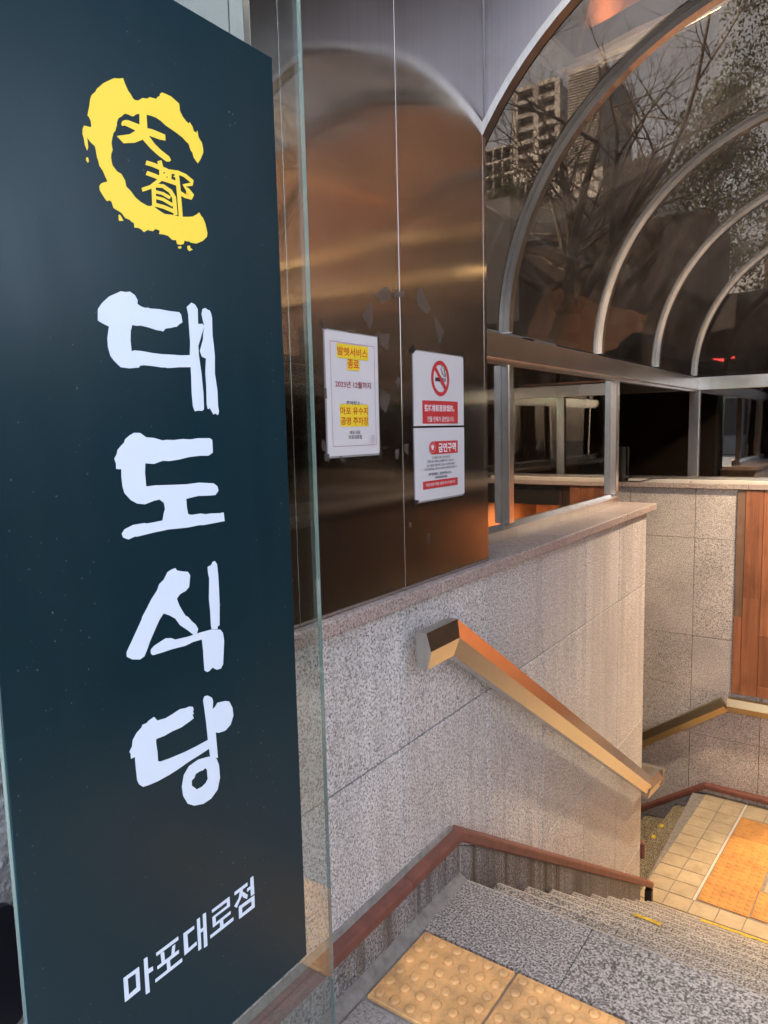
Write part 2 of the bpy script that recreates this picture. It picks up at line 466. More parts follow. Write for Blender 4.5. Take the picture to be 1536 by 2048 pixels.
# traced outlines in 0.1 mm on the sign and pillar planes (y, z)
EMBLEM_RING = [[[6691,20194],[6774,20218],[6844,20251],[6856,20212],[6869,20185],[6917,20102],[6953,20075],[6995,20023],[7026,20015],[7066,20022],[7098,20037],[7123,20059],[7165,20091],[7214,20100],[7264,20120],[7290,20147],[7347,20154],[7414,20164],[7441,20203],[7485,20232],[7483,20257],[7523,20293],[7573,20298],[7692,20297],[7845,20243],[7852,20138],[7903,20067],[7963,20026],[8015,20002],[8036,20033],[8087,19983],[8110,19922],[8165,19911],[8186,19957],[8199,19866],[8224,19832],[8268,19790],[8286,19711],[8287,19648],[8222,19525],[8161,19444],[8082,19513],[8060,19582],[8025,19607],[7994,19694],[7942,19712],[7881,19749],[7761,19786],[7675,19806],[7574,19827],[7476,19868],[7394,19888],[7312,19887],[7214,19874],[7083,19838],[7068,19836],[7019,19810],[6998,19784],[6961,19766],[6900,19771],[6846,19766],[6806,19737],[6781,19707],[6725,19664],[6707,19627],[6690,19590],[6692,19560],[6669,19509],[6658,19469],[6626,19434],[6598,19351],[6582,19284],[6588,19224],[6593,19188],[6566,19131],[6558,19079],[6562,19030],[6576,18972],[6646,18910],[6713,18896],[6768,18822],[6785,18737],[6858,18692],[6931,18620],[7023,18577],[7134,18551],[7200,18560],[7235,18588],[7298,18549],[7380,18521],[7446,18503],[7603,18524],[7708,18527],[7789,18538],[7908,18562],[8001,18588],[8098,18649],[8138,18684],[8172,18638],[8209,18617],[8251,18541],[8274,18460],[8289,18391],[8276,18331],[8184,18248],[8047,18179],[7936,18171],[7900,18185],[7854,18174],[7809,18182],[7787,18121],[7714,18096],[7660,18094],[7638,18155],[7593,18142],[7559,18146],[7492,18187],[7407,18190],[7322,18180],[7338,18223],[7318,18239],[7259,18241],[7206,18196],[7116,18197],[7048,18150],[6994,18185],[6947,18192],[6883,18181],[6880,18246],[6842,18253],[6812,18276],[6736,18285],[6679,18343],[6620,18361],[6547,18382],[6535,18423],[6523,18458],[6495,18477],[6449,18453],[6415,18482],[6382,18524],[6343,18576],[6339,18624],[6364,18668],[6409,18698],[6477,18728],[6445,18788],[6414,18853],[6361,18913],[6351,18965],[6333,19015],[6320,19121],[6309,19160],[6242,19194],[6197,19241],[6202,19170],[6203,19110],[6183,19062],[6154,19132],[6146,19213],[6130,19268],[6137,19330],[6160,19384],[6208,19390],[6257,19391],[6277,19416],[6271,19480],[6246,19526],[6226,19537],[6246,19609],[6264,19669],[6286,19772],[6312,19835],[6373,19898],[6405,19952],[6451,19998],[6513,20063],[6575,20109]]]
EMBLEM_BITS = [[[6164,18967],[6190,18974],[6200,18929],[6184,18900],[6156,18928]],[[6623,18305],[6649,18311],[6702,18239],[6625,18222]],[[7667,18057],[7730,18079],[7739,18050],[7691,18031]],[[7858,18107],[7914,18121],[7915,18083],[7966,18071],[7890,18032],[7859,18058]]]
EMBLEM_MARKS = [[[7093,19860],[7215,19894],[7216,19681],[7298,19694],[7539,19690],[7541,19605],[7439,19587],[7233,19583],[7333,19496],[7445,19437],[7594,19387],[7625,19342],[7598,19314],[7536,19297],[7372,19350],[7245,19411],[7122,19491],[6973,19401],[6784,19338],[6676,19406],[6792,19454],[6903,19501],[7002,19582],[6909,19591],[6826,19596],[6778,19575],[6765,19602],[6791,19648],[6839,19676],[6886,19688],[7081,19690]],[[7143,19140],[7261,19145],[7391,19135],[7514,19127],[7551,19196],[7427,19203],[7293,19213],[7170,19208]],[[7364,19252],[7394,19148],[7383,18991],[7462,19011],[7473,19176],[7441,19289]],[[7140,18995],[7250,18992],[7436,18981],[7470,19047],[7282,19057],[7170,19060]],[[7066,18735],[7236,18823],[7374,18938],[7500,19050],[7618,19145],[7576,19182],[7456,19084],[7330,18972],[7205,18866],[7047,18784]],[[7495,19118],[7697,19152],[7651,19103],[7729,19108],[7740,19219],[7510,19183]],[[7385,18984],[7518,18986],[7698,18985],[7731,19058],[7550,19058],[7414,19055]],[[7551,19125],[7530,18987],[7600,19001],[7621,19140]],[[7230,18854],[7221,18553],[7295,18572],[7304,18875]],[[7297,18854],[7426,18881],[7547,18844],[7606,18777],[7617,18521],[7692,18543],[7679,18808],[7603,18898],[7456,18941],[7306,18912]],[[7274,18767],[7420,18774],[7549,18743],[7582,18790],[7446,18822],[7291,18814]],[[7268,18683],[7414,18689],[7594,18645],[7627,18693],[7441,18737],[7285,18731]],[[7255,18571],[7423,18573],[7662,18547],[7694,18605],[7450,18630],[7277,18627]],[[7681,19196],[7700,18940],[7715,18502],[7791,18524],[7775,18964],[7756,19223]],[[7701,19163],[7857,19152],[7989,19103],[7993,19104],[7821,19034],[7888,18952],[7974,18889],[7985,18896],[7881,18892],[7773,18922],[7730,18865],[7849,18834],[7989,18842],[8043,18929],[7948,19002],[7877,19015],[8022,19061],[8050,19153],[7899,19209],[7733,19221]]]
LETTERS = [[[[[6578,17222],[6653,17221],[6730,17239],[6814,17200],[6858,17132],[6849,17076],[6914,17047],[6981,17037],[7049,17045],[7067,17036],[7235,17049],[7425,17043],[7622,17048],[7657,17012],[7674,16896],[7609,16860],[7556,16815],[7494,16805],[7456,16789],[7358,16771],[7321,16752],[7294,16717],[7259,16723],[7165,16727],[7028,16751],[6893,16765],[6814,16753],[6738,16758],[6705,16672],[6690,16523],[6698,16366],[6743,16388],[6866,16389],[7047,16374],[7234,16368],[7451,16375],[7625,16377],[7791,16393],[7829,16382],[7825,16204],[7562,16188],[7462,16175],[7339,16162],[7291,16169],[7219,16165],[7079,16176],[6896,16180],[6816,16164],[6814,16141],[6647,16118],[6496,16126],[6397,16208],[6339,16276],[6307,16400],[6307,16525],[6346,16694],[6250,16725],[6172,16760],[6185,16920],[6262,17018],[6383,17123],[6491,17177]]],[[[7779,17146],[7820,17180],[7879,17228],[7950,17207],[7998,17143],[7990,16910],[8027,16908],[8075,16919],[8126,16884],[8059,16755],[8018,16660],[7972,16554],[7974,16392],[8008,16108],[8027,15800],[8022,15530],[7980,15505],[7901,15508],[7834,15498],[7800,15569],[7789,15793],[7797,16097],[7792,16399],[7813,16602],[7807,16801],[7802,17039]]],[[[8105,17156],[8159,17179],[8225,17150],[8247,17157],[8276,17105],[8293,17035],[8285,16746],[8302,16582],[8313,16416],[8294,16123],[8331,15851],[8329,15597],[8344,15492],[8318,15438],[8264,15466],[8222,15448],[8171,15522],[8147,15563],[8131,15536],[8104,15542],[8090,15615],[8101,15906],[8096,16112],[8124,16361],[8040,16386],[8001,16475],[8038,16560],[8080,16665],[8092,16768],[8126,16874],[8094,16992],[8078,17072]]]],[[[[6653,15166],[6754,15164],[6862,15095],[7001,15083],[7163,15040],[7236,15048],[7383,15041],[7559,15055],[7712,15043],[7871,15060],[8113,15055],[8166,15026],[8166,14814],[8066,14765],[7904,14772],[7667,14761],[7461,14729],[7261,14713],[7141,14724],[6972,14683],[6816,14701],[6800,14556],[6808,14346],[6995,14351],[7284,14335],[7585,14323],[7848,14331],[8146,14297],[8226,14243],[8249,14166],[8174,14096],[7995,14101],[7807,14114],[7556,14088],[7560,13953],[7578,13837],[7654,13814],[7840,13819],[7947,13795],[8057,13796],[8252,13779],[8338,13783],[8352,13632],[8129,13625],[7881,13619],[7801,13629],[7563,13620],[7384,13626],[7185,13636],[6896,13623],[6594,13600],[6550,13606],[6437,13577],[6352,13618],[6331,13678],[6383,13738],[6541,13786],[6745,13790],[6767,13778],[6907,13781],[7075,13791],[7106,13898],[7135,13966],[7118,14068],[7038,14125],[6931,14115],[6766,14076],[6631,14101],[6524,14163],[6423,14277],[6398,14373],[6390,14506],[6396,14634],[6311,14642],[6313,14726],[6290,14792],[6338,14865],[6353,14920],[6410,14974],[6475,15028],[6493,15075],[6574,15129]]]],[[[[7203,12991],[7267,12997],[7290,12955],[7404,12920],[7508,12895],[7551,12829],[7517,12641],[7447,12590],[7327,12561],[7258,12500],[7301,12374],[7382,12226],[7418,12175],[7457,12155],[7531,12062],[7607,11989],[7656,11900],[7624,11830],[7555,11825],[7442,11930],[7292,12054],[7210,12180],[7101,12258],[6985,12317],[6900,12231],[6791,12070],[6710,11946],[6641,11819],[6587,11730],[6503,11702],[6367,11741],[6281,11805],[6281,11876],[6388,12029],[6517,12220],[6577,12307],[6597,12353],[6701,12483],[6780,12590],[6897,12710],[6940,12795],[7030,12850],[7113,12961]]],[[[7931,12904],[8003,12919],[8049,12973],[8092,12977],[8131,12915],[8147,12710],[8147,12485],[8143,12213],[8120,11854],[8076,11842],[8072,11793],[7945,11824],[7935,11899],[7936,12124],[7923,12350],[7952,12701],[7932,12793]]],[[[6711,11800],[6775,11845],[7001,11908],[7100,11887],[7186,11839],[7434,11823],[7678,11828],[7930,11821],[8129,11772],[8184,11701],[8204,11558],[8154,11155],[8100,11090],[8012,11093],[7915,11160],[7841,11121],[7798,11117],[7745,11160],[7741,11319],[7739,11499],[7725,11704],[7534,11710],[7372,11687],[7113,11702],[6887,11700],[6740,11704],[6707,11739]]]],[[[[6693,10713],[6749,10634],[6910,10615],[7038,10635],[7196,10667],[7327,10645],[7380,10649],[7459,10617],[7469,10562],[7448,10536],[7471,10501],[7440,10490],[7460,10420],[7390,10400],[7201,10357],[7019,10358],[6865,10340],[6704,10347],[6699,10284],[6713,10129],[6714,9973],[6762,9947],[6937,9930],[7092,9923],[7250,9916],[7467,9920],[7748,9935],[7781,9779],[7510,9744],[7290,9720],[7102,9686],[6919,9664],[6691,9652],[6521,9662],[6414,9677],[6348,9748],[6318,9824],[6309,10017],[6305,10212],[6235,10210],[6236,10287],[6216,10326],[6267,10389],[6286,10485],[6361,10571],[6459,10629],[6474,10665],[6545,10660],[6595,10689]]],[[[7683,10659],[7715,10717],[7785,10705],[7867,10644],[7891,10579],[7873,10435],[7926,10451],[7988,10511],[8164,10483],[8252,10446],[8319,10305],[8331,10158],[8255,10019],[8130,9958],[7983,9973],[7912,10008],[7923,9742],[7931,9540],[7769,9605],[7752,9786],[7737,9977],[7724,10211],[7700,10494]]],[[[7728,9640],[7826,9598],[7896,9542],[7945,9404],[7953,9164],[7888,8979],[7736,8882],[7563,8868],[7372,8922],[7242,9017],[7160,9190],[7144,9354],[7197,9534],[7312,9643],[7506,9677]],[[7646,9474],[7685,9419],[7684,9314],[7692,9258],[7642,9204],[7555,9173],[7444,9176],[7342,9290],[7348,9379],[7404,9400],[7435,9455],[7519,9465],[7588,9455]]]]]
SMALL_LETTERS = [[[[6224,6887],[6290,6885],[6290,6671],[6379,6659],[6379,6591],[6290,6594],[6293,6275],[6220,6283]]],[[[6456,6839],[6893,6849],[6894,6789],[6459,6785]]],[[[6538,6775],[6603,6771],[6612,6593],[6546,6594]]],[[[6767,6752],[6828,6752],[6801,6601],[6739,6607]]],[[[6461,6604],[6888,6614],[6889,6554],[6461,6551]]],[[[6642,6559],[6705,6561],[6709,6409],[6643,6411]]],[[[6408,6412],[6944,6427],[6944,6366],[6407,6359]]],[[[7000,6835],[7227,6835],[7223,6781],[7077,6772],[7082,6507],[7256,6526],[7257,6465],[6996,6443]]],[[[7292,6907],[7354,6908],[7350,6338],[7287,6336]]],[[[7421,6924],[7487,6919],[7483,6308],[7411,6309]]],[[[7349,6688],[7429,6683],[7425,6628],[7350,6626]]],[[[7623,6884],[8030,6895],[8029,6715],[7692,6711],[7693,6602],[8036,6615],[8035,6562],[7627,6556],[7624,6749],[7964,6764],[7966,6837],[7625,6831]]],[[[7784,6556],[7857,6556],[7860,6446],[7784,6440]]],[[[7557,6447],[8093,6462],[8094,6401],[7556,6392]]],[[[8153,6909],[8468,6918],[8467,6858],[8351,6857],[8328,6754],[8182,6591],[8132,6649],[8245,6737],[8280,6855],[8152,6851]]],[[[8316,6782],[8358,6801],[8462,6680],[8438,6615],[8352,6692]]],[[[8549,6958],[8620,6962],[8627,6606],[8542,6611],[8542,6752],[8455,6745],[8456,6804],[8543,6804]]],[[[5847,6824],[6127,6824],[6123,6434],[5845,6425]],[[5916,6767],[6062,6761],[6060,6516],[5918,6495]]],[[[8235,6581],[8625,6576],[8619,6345],[8229,6347]],[[8308,6516],[8550,6510],[8550,6415],[8306,6404]]]]
NA = {"sheet":[1.3615,1.5799,1.4514,1.7587],"frame":[1.38,1.5648,1.4745,1.7334],"hl1":[1.4062,1.5371,1.6946,1.7301],"hl2":[1.4466,1.4971,1.6662,1.6939],"hl3":[1.4117,1.5309,1.524,1.5808],"t1":[1.408,1.534,1.7009,1.7222],"t2":[1.4481,1.496,1.6704,1.6936],"t3":[1.396,1.5456,1.6216,1.6387],"t4":[1.4381,1.5052,1.5791,1.5889],"t5":[1.4126,1.53,1.5543,1.5737],"t6":[1.4134,1.5303,1.5285,1.5484],"t7":[1.449,1.4938,1.5043,1.5136],"t8":[1.444,1.4996,1.4917,1.5022],"stamp":[1.5391,1.5585,1.4805,1.5005]}
NB = {"sheet":[1.7577,2.0571,1.5236,1.7404],"circ":[1.8545,1.962,1.612,1.7204],"cig":[1.8778,1.9271,1.6571,1.6679],"c1":[1.931,1.9336,1.6571,1.6674],"c2":[1.9362,1.9395,1.6573,1.6676],"box":[1.8013,2.0145,1.5295,1.5981],"t1":[1.8126,1.9916,1.566,1.5868],"t2":[1.8277,1.9894,1.5348,1.551]}
SMOKE = [[[1.9193,1.7032],[1.9128,1.6977],[1.9126,1.692],[1.9188,1.6872],[1.9187,1.6808],[1.9302,1.6788],[1.9326,1.6725]],[[1.9268,1.6985],[1.9344,1.6932],[1.9316,1.6853],[1.9393,1.6806],[1.939,1.6716]]]
NC = {"sheet":[1.7539,2.052,1.3007,1.5164],"pill":[1.8359,2.0112,1.4366,1.476],"hand":[1.8457,1.8655,1.4504,1.4682],"t0":[1.8899,1.9988,1.4413,1.4704],"t1":[1.8523,1.9618,1.4225,1.4304],"t2":[1.8233,1.9854,1.4119,1.4197],"t3":[1.8199,1.9895,1.3998,1.4077],"t4":[1.8041,2.0045,1.3893,1.3967],"t5":[1.8301,1.9725,1.3732,1.3814],"t6":[1.868,1.944,1.3623,1.3696],"bar":[1.7977,2.0085,1.3336,1.3579],"t7":[1.8124,1.9933,1.3413,1.3509]}
SCRAPS = [[[15789,18704],[16211,18981],[16475,18971],[16554,18711],[16061,18499]],[[16652,18898],[17211,19002],[17205,18849],[16664,18751]],[[15171,18104],[15638,18517],[15658,18017],[15522,17764]],[[17843,19040],[18100,19234],[18653,18671],[18385,18505],[17880,18681]],[[18809,18527],[18855,18260],[19112,17680],[19403,18096]],[[15923,16233],[16405,16098],[16160,15588],[15904,15786]],[[16647,16462],[16792,16621],[16910,16524],[16781,16313]],[[13405,14942],[13613,14846],[13565,14620],[13412,14671]],[[18175,11982],[18412,11974],[18302,11565]],[[15899,17704],[16426,17755],[16319,17298],[15973,17418]],[[17032,14702],[17266,14722],[17234,14403],[17064,14516]],[[16592,14559],[16761,14579],[16712,14293],[16584,14351]],[[17213,12464],[17341,12421],[17317,12288],[17218,12327]]]
TAPE_CLEAR = [[[13494,17754],[13657,17802],[13740,17635],[13596,17568]],[[14526,17670],[14876,17724],[14870,17602],[14545,17590]],[[15726,17636],[15928,17762],[15938,17607]],[[15882,16255],[16056,16246],[15914,15983]],[[13477,14578],[13656,14580],[13632,14389],[13519,14418]],[[14033,14500],[14146,14505],[14314,14357],[14214,14352]],[[15814,14636],[15942,14556],[15846,14358],[15764,14488]],[[13538,16173],[13623,16189],[13639,15930],[13554,15928]]]
TAPE_BLACK = [[[17423,17381],[17615,17552],[17750,17432],[17566,17287]],[[20513,17532],[20757,17344],[20693,17251],[20510,17386]],[[17459,13094],[17763,13038],[17533,12895]],[[20408,12974],[20599,13080],[20493,12845]]]

# ------------------------------------------------------------------ ground
g = MB()
for x0, x1, y0, y1 in ((-60, 60, -60, 0.20), (2.25, 60, 0.20, 60), (-60, -3.4, 0.20, 60), (-3.4, 2.25, 8.2, 60), (-3.4, -0.38, 0.20, 3.86)):
    g.bm.faces.new([g.bm.verts.new(p) for p in ((x0, y0, -0.012), (x1, y0, -0.012), (x1, y1, -0.012), (x0, y1, -0.012))])
ground = g.build("ground", M_GROUND, None, "structure")

# ------------------------------------------------------------------ upper entrance floor with tactile blocks
floor = MB().box(-0.03, 2.25, 0.20, 1.695, -0.30, -0.006).build("entrance_floor", M_MORTAR, None, "structure")
def tactile_mesh(size, n, rb, rtop, h):
    mb = MB()
    s = size / 2
    mb.box(-s, s, -s, s, -0.02, 0.0, 0.003)
    p = size / n
    for i in range(n):
        for j in range(n):
            cx, cy = -s + p * (i + .5), -s + p * (j + .5)
            K = 12
            secs = []
            for r, z in ((rb, -0.0005), (rb * 0.97, h * 0.45), (rtop, h * 0.92), (rtop * 0.6, h)):
                secs.append([(cx + r * math.cos(2 * math.pi * k / K), cy + r * math.sin(2 * math.pi * k / K), z) for k in range(K)])
            mb.loft(secs, True, True)
    bmesh.ops.recalc_face_normals(mb.bm, faces=list(mb.bm.faces))
    me = bpy.data.meshes.new("tactile_tile")
    mb.bm.to_mesh(me); mb.bm.free()
    return me
tm = tactile_mesh(0.297, 6, 0.0150, 0.0115, 0.0070)
tm.materials.append(M_TACT)
for k in range(6):
    o = bpy.data.objects.new("tactile_tile", tm)
    COL.objects.link(o); o.parent = floor
    o.location = (0.198 + 0.3045 * k, 1.541, 0.004 + random.uniform(-.0008, .0008))
    o.rotation_euler = (0, 0, (k % 2) * math.pi + random.uniform(-.004, .004))
for j, (y0, y1) in enumerate(((0.22, 0.78), (0.784, 1.383))):
    xs = [0.045, 0.52, 1.12, 1.72, 2.24] if j else [0.045, 0.82, 1.42, 2.24]
    for a, b in zip(xs, xs[1:]):
        box("paving_slab", G_PAVE, floor, a, b - 0.004, y0, y1, -0.03, 0.0, 0.003)
# sloped mortar fillet between wall and floor
MB().convex_prism([(0.004, -0.004), (0.040, -0.004), (0.036, 0.002), (0.004, 0.022)], 'Y', 0.4, 1.98).build("mortar_fillet", M_MORTAR, floor)

# ------------------------------------------------------------------ upper stairs
T0, TR, RI = 1.992, 0.2635, 0.164
stairs = thing("staircase", "flight of speckled granite steps going down beside the left granite wall", "stairs", (0.9, 3.2, -1.64))
for n in range(10):
    yn, zn = T0 + TR * n, -RI * n
    y0 = 1.700 if n == 0 else yn - TR - 0.03
    for a, b in ((0.022 if n else 0.034, 0.465), (0.4675, 1.13), (1.1325, 1.80)):
        mb = MB()
        w = [random.uniform(-.0012, .0012) for _ in range(3)]
        zb = zn - RI + 0.001
        prof = [(y0, zb), (yn - 0.003, zb), (yn + w[0], zn - 0.020), (yn + w[1] - 0.003, zn - 0.005), (yn - 0.014, zn - 0.0006), (y0, zn)]
        mb.convex_prism(prof, 'X', a, b)
        box_o = mb.build("step", G_STEP, stairs)
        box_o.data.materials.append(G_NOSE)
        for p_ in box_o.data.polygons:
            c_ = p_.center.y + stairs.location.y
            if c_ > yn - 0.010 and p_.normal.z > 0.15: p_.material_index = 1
def nose_strip(n, x0, x1, par, w=0.028):
    yn, zn = T0 + TR * n, -RI * n
    mb = MB()
    K = max(2, int((x1 - x0) / 0.03))
    rows = []
    for i in range(K + 1):
        x = x0 + (x1 - x0) * i / K
        e = random.uniform(-.006, .006)
        rows.append([(x, yn - w + e, zn + .0018), (x, yn - .008, zn + .002), (x, yn + .0025, zn - .008), (x, yn + .0028, zn - .022 + e)])
    vs = [[mb.bm.verts.new(p) for p in r] for r in rows]
    for a, b in zip(vs, vs[1:]):
        for i in range(3):
            mb.bm.faces.new((a[i], b[i], b[i + 1], a[i + 1]))
    return mb.build("nosing_stripe", M_YPAINT, par)
nose_strip(4, 0.30, 0.42, stairs)
nose_strip(9, 0.34, 0.78, stairs, 0.03)
nose_strip(9, 0.82, 1.78, stairs, 0.03)
MB().box(0.0, 1.8, 1.70, 1.99, -0.6, -0.166).build("step_core", M_CORE, stairs)

# ------------------------------------------------------------------ lower landing
LZ = -1.64
SK = 0.066
def skx(x, y): return x + SK * (y - 4.77)
land = MB().box(-0.10, 1.80, 4.35, 6.36, LZ - 0.30, LZ - 0.006).build("lower_landing", M_MORTAR, None, "structure")
def skew_tile(name, m, par, x0, x1, y0, y1, z0, z1, gap=0.003):
    mb = MB()
    p = [(skx(x0, y0) + gap, y0 + gap), (skx(x1, y0) - gap, y0 + gap), (skx(x1, y1) - gap, y1 - gap), (skx(x0, y1) + gap, y1 - gap)]
    dz = random.uniform(-.0006, .0006)
    q = 0.002
    c = Vector((sum(a for a, b in p) / 4, sum(b for a, b in p) / 4))
    pin = [(a + (q if a < c.x else -q), b + (q if b < c.y else -q)) for a, b in p]
    mb.loft([[(a, b, z0) for a, b in p], [(a, b, z1 - .0015 + dz) for a, b in p], [(a, b, z1 + dz) for a, b in pin]])
    return mb.build(name, m, par)
ys = [4.762 + 0.1576 * k for k in range(11)]
for k in range(10):
    for a, b in ((-0.098, 0.055), (0.055, 0.208)):
        skew_tile("floor_tile", M_TILE, land, a, b, ys[k], ys[k + 1], LZ - 0.02, LZ)
for y0, y1 in ((4.45, 4.605), (4.607, 4.760)):
    for i in range(12):
        a = -0.098 + 0.1585 * i
        if a + .1585 > 1.80: break
        skew_tile("floor_tile", M_TILE, land, a, a + 0.1585, y0, y1, LZ - 0.02, LZ)
tm2 = tactile_mesh(0.312, 6, 0.0165, 0.011, 0.0030)
tm2.materials.append(M_TACT2)
spots = [(0.386 + SK * (0.158 + .316 * k), 4.934 + 0.3135 * k) for k in range(4)] + [(0.386 + 0.33 * i, 4.934) for i in range(1, 5)]
for x, y in spots:
    if x > 1.66: continue
    o = bpy.data.objects.new("tactile_tile", tm2)
    COL.objects.link(o); o.parent = land
    o.location = (x, y, LZ + 0.002); o.rotation_euler = (0, 0, -0.035 + random.uniform(-.006, .006))
for k in range(2):
    skew_tile("floor_tile", M_TILE, land, 0.228 + .0, 0.385, 6.045 + .0, 6.345, LZ - 0.02, LZ) if k == 0 else skew_tile("floor_tile", M_TILE, land, 0.385, 0.545, 6.045, 6.345, LZ - 0.02, LZ)
for k in range(8):
    y0 = 5.10 + 0.156 * k
    for i in range(7):
        a = 0.562 + 0.1585 * i
        if skx(a + .1585, y0) > 1.79: break
        skew_tile("floor_tile", M_TILE, land, a, a + 0.1585, y0, y0 + 0.156, LZ - 0.02, LZ)
# white grout line along the tactile blocks
mb = MB()
pp = [(skx(0.209, 4.765), 4.765), (skx(0.224, 4.765), 4.765), (skx(0.226, 6.34), 6.34), (skx(0.210, 6.34), 6.34)]
mb.loft([[(a, b, LZ - .01) for a, b in pp], [(a, b, LZ - .0008) for a, b in pp]])
mb.build("grout_line", M_MARBLE, land)

# ------------------------------------------------------------------ lower stairs, turning left
low = thing("staircase", "lower flight of yellowish granite steps dropping left from the tiled landing", "stairs", (-1.2, 5.4, -3.4))
for k in range(1, 11):
    x0, z = -0.245 * k, LZ - 0.17 * k
    mb = MB()
    def q(x, y): return (x + SK * (y - 6.34), y)
    pts = [q(x0 + 0.275, 4.27), q(x0, 4.27), q(x0, 6.30), q(x0 + 0.275, 6.30)]
    mb.loft([[(a, b, z - .17) for a, b in pts], [(a, b, z) for a, b in pts]])
    st = mb.build("step", G_LOW, low)
    if k == 1:
        for yy in (5.87, 5.67):
            mb = MB()
            c = q(x0, yy)
            mb.box(c[0] + .002, c[0] + .035, yy - .03, yy + .02, z + .001, z + .003)
            mb.build("nosing_stripe", M_YPAINT, low)

# ------------------------------------------------------------------ left granite wall
gw = thing("granite_wall", "speckled grey granite parapet wall on the left of the steps with a stone coping", "wall", (0, 2.6, 0))
MB().box(-0.34, -0.030, 0.95, 4.235, -4.0, 1.005).build("wall_core", M_CORE, gw)
yj = [0.955, 1.132, 1.664, 2.203, 2.716, 3.232, 3.741, 4.255]
zj = [-1.70, -1.055, -0.240, 0.580, 1.008]
for a, b in zip(yj, yj[1:]):
    for c, e in zip(zj, zj[1:]):
        if e < -0.62 * max(0, a - 1.9) - 0.75 and a < 2.7: continue
        if a < 1.6 and e < 0.1: continue
        dx = random.uniform(-.0012, .0012)
        mb = MB()
        mb.box(-0.032, dx, a + .0026, b - .0026, max(c, -4) + .0024, e - .0024, 0.0018)
        mb.build("slab", G_WALL, gw)
# pale grout standing just behind the slab faces
for y in yj[1:-1]:
    box("grout", M_GROUT, gw, -0.030, -0.0045, y - .0024, y + .0024, -1.7 if y > 2.7 else 0.0, 1.006)
for z in zj[1:-1]:
    y0 = 0.96 if z > 0.1 else (2.25 if z > -0.5 else 3.4)
    for a, b in zip(yj, yj[1:]):
        if b <= y0: continue
        box("grout", M_GROUT, gw, -0.030, -0.0050, max(a, y0) + .0026, b - .0026, z - .0022, z + .0022)
# end face of the wall (towards the landing)
for c, e in zip([-4.0] + zj, zj):
    box("slab", G_WALL, gw, -0.32, -0.034, 4.236, 4.256, c + .002, e - .002, .0015)
# base course below the red rail
def trim_z(y): return 0.156 if y < 1.935 else 0.156 - 0.640 * (y - 1.935)
bj = [0.96, 1.395, 1.888, 2.09, 2.47, 2.86, 3.25, 3.66, 4.02, 4.25]
for a, b in zip(bj, bj[1:]):
    a2, b2 = a + .0015, b - .0015
    lo_a = -0.02 if a < 1.9 else -RI * ((a - 1.9) / TR) - 0.28
    lo_b = -0.02 if b < 1.95 else -RI * ((b - 1.9) / TR) - 0.28
    MB().convex_prism([(a2, lo_a), (b2, lo_b), (b2, trim_z(b2)), (a2, trim_z(a2))], 'X', -0.01, 0.006 + random.uniform(0, .0015)).build("base_slab", G_BASE, gw)
# red brown rail capping the base course
path = [(0.96, 0.156), (1.945, 0.156), (4.41, 0.156 - 0.640 * (4.41 - 1.945))]
def rail_profile_x(path, prof):
    secs_by = [offset_path(path, b) for _, b in prof]
    return [[(prof[i][0], secs_by[i][k].x, secs_by[i][k].y) for i in range(len(prof))] for k in range(len(path))]
TP = [(0.001, -0.002), (0.038, -0.002), (0.043, 0.004), (0.043, 0.027), (0.038, 0.034), (0.001, 0.041)]
p1 = [(0.96, 0.156), (1.640, 0.156)]
MB().loft(rail_profile_x(p1, TP)).build("base_rail", M_REDRAIL, gw)
p2 = [(1.6415, 0.1565), path[1], path[2]]
MB().loft(rail_profile_x(p2, [(x, b + .001) for x, b in TP])).build("base_rail", M_REDRAIL, gw)
MB().box(0.0, 0.043, 4.372, 4.409, -1.50, -1.424).build("rail_end_plate", M_DARKM, gw)
# mortar bead above the rail
pm = [(0.96, 0.1985), (1.922, 0.1985), (4.24, 0.1985 - 0.640 * 2.318)]
MB().loft(rail_profile_x(pm, [(0.001, -0.004), (0.012, -0.004), (0.006, 0.010), (0.001, 0.012)])).build("mortar_bead", M_MORTAR, gw)
# far side rail stub seen past the wall end
MB().box(-0.06, 0.02, 4.262, 4.300, -1.16, -1.05, .01).build("base_rail", M_REDRAIL, gw)
# coping
cj = [0.955, 1.86, 2.90, 3.78, 4.37]
for a, b in zip(cj, cj[1:]):
    o = MB().box(-0.30, 0.030, a + .001, b - .001, 1.010, 1.048, 0.003).build("coping", G_COPE, gw)

# rough stone wall in front of the parapet
rw = thing("rough_stone_wall", "rock faced grey stone wall low at the left behind the standing sign", "wall", (-0.15, 0.2, 0))
mb = MB()
NY, NZ = 70, 52
grid = []
for j in range(NZ + 1):
    row = []
    for i in range(NY + 1):
        y = -0.75 + 1.70 * i / NY; z = 0.0 + 1.045 * j / NZ
        h = 0.020 * mnoise.fractal(Vector((y * 9, z * 9, 3.1)), 1.0, 2.0, 5) + 0.008 * mnoise.noise(Vector((y * 40, z * 40, 9)))
        row.append(mb.bm.verts.new((-0.015 + h, y, z)))
    grid.append(row)
for j in range(NZ):
    for i in range(NY):
        mb.bm.faces.new((grid[j][i], grid[j][i + 1], grid[j + 1][i + 1], grid[j + 1][i]))
mb.build("stone_face", M_ROUGH, rw)
MB().box(-0.34, -0.05, -0.75, 0.95, 0.0, 1.045).build("wall_core", M_CORE, rw)
pq = thing("metal_plaque", "dark metal plaque with rounded corners on the rough stone wall at the lower left", "plaque", (0.015, 0.30, 0.66))
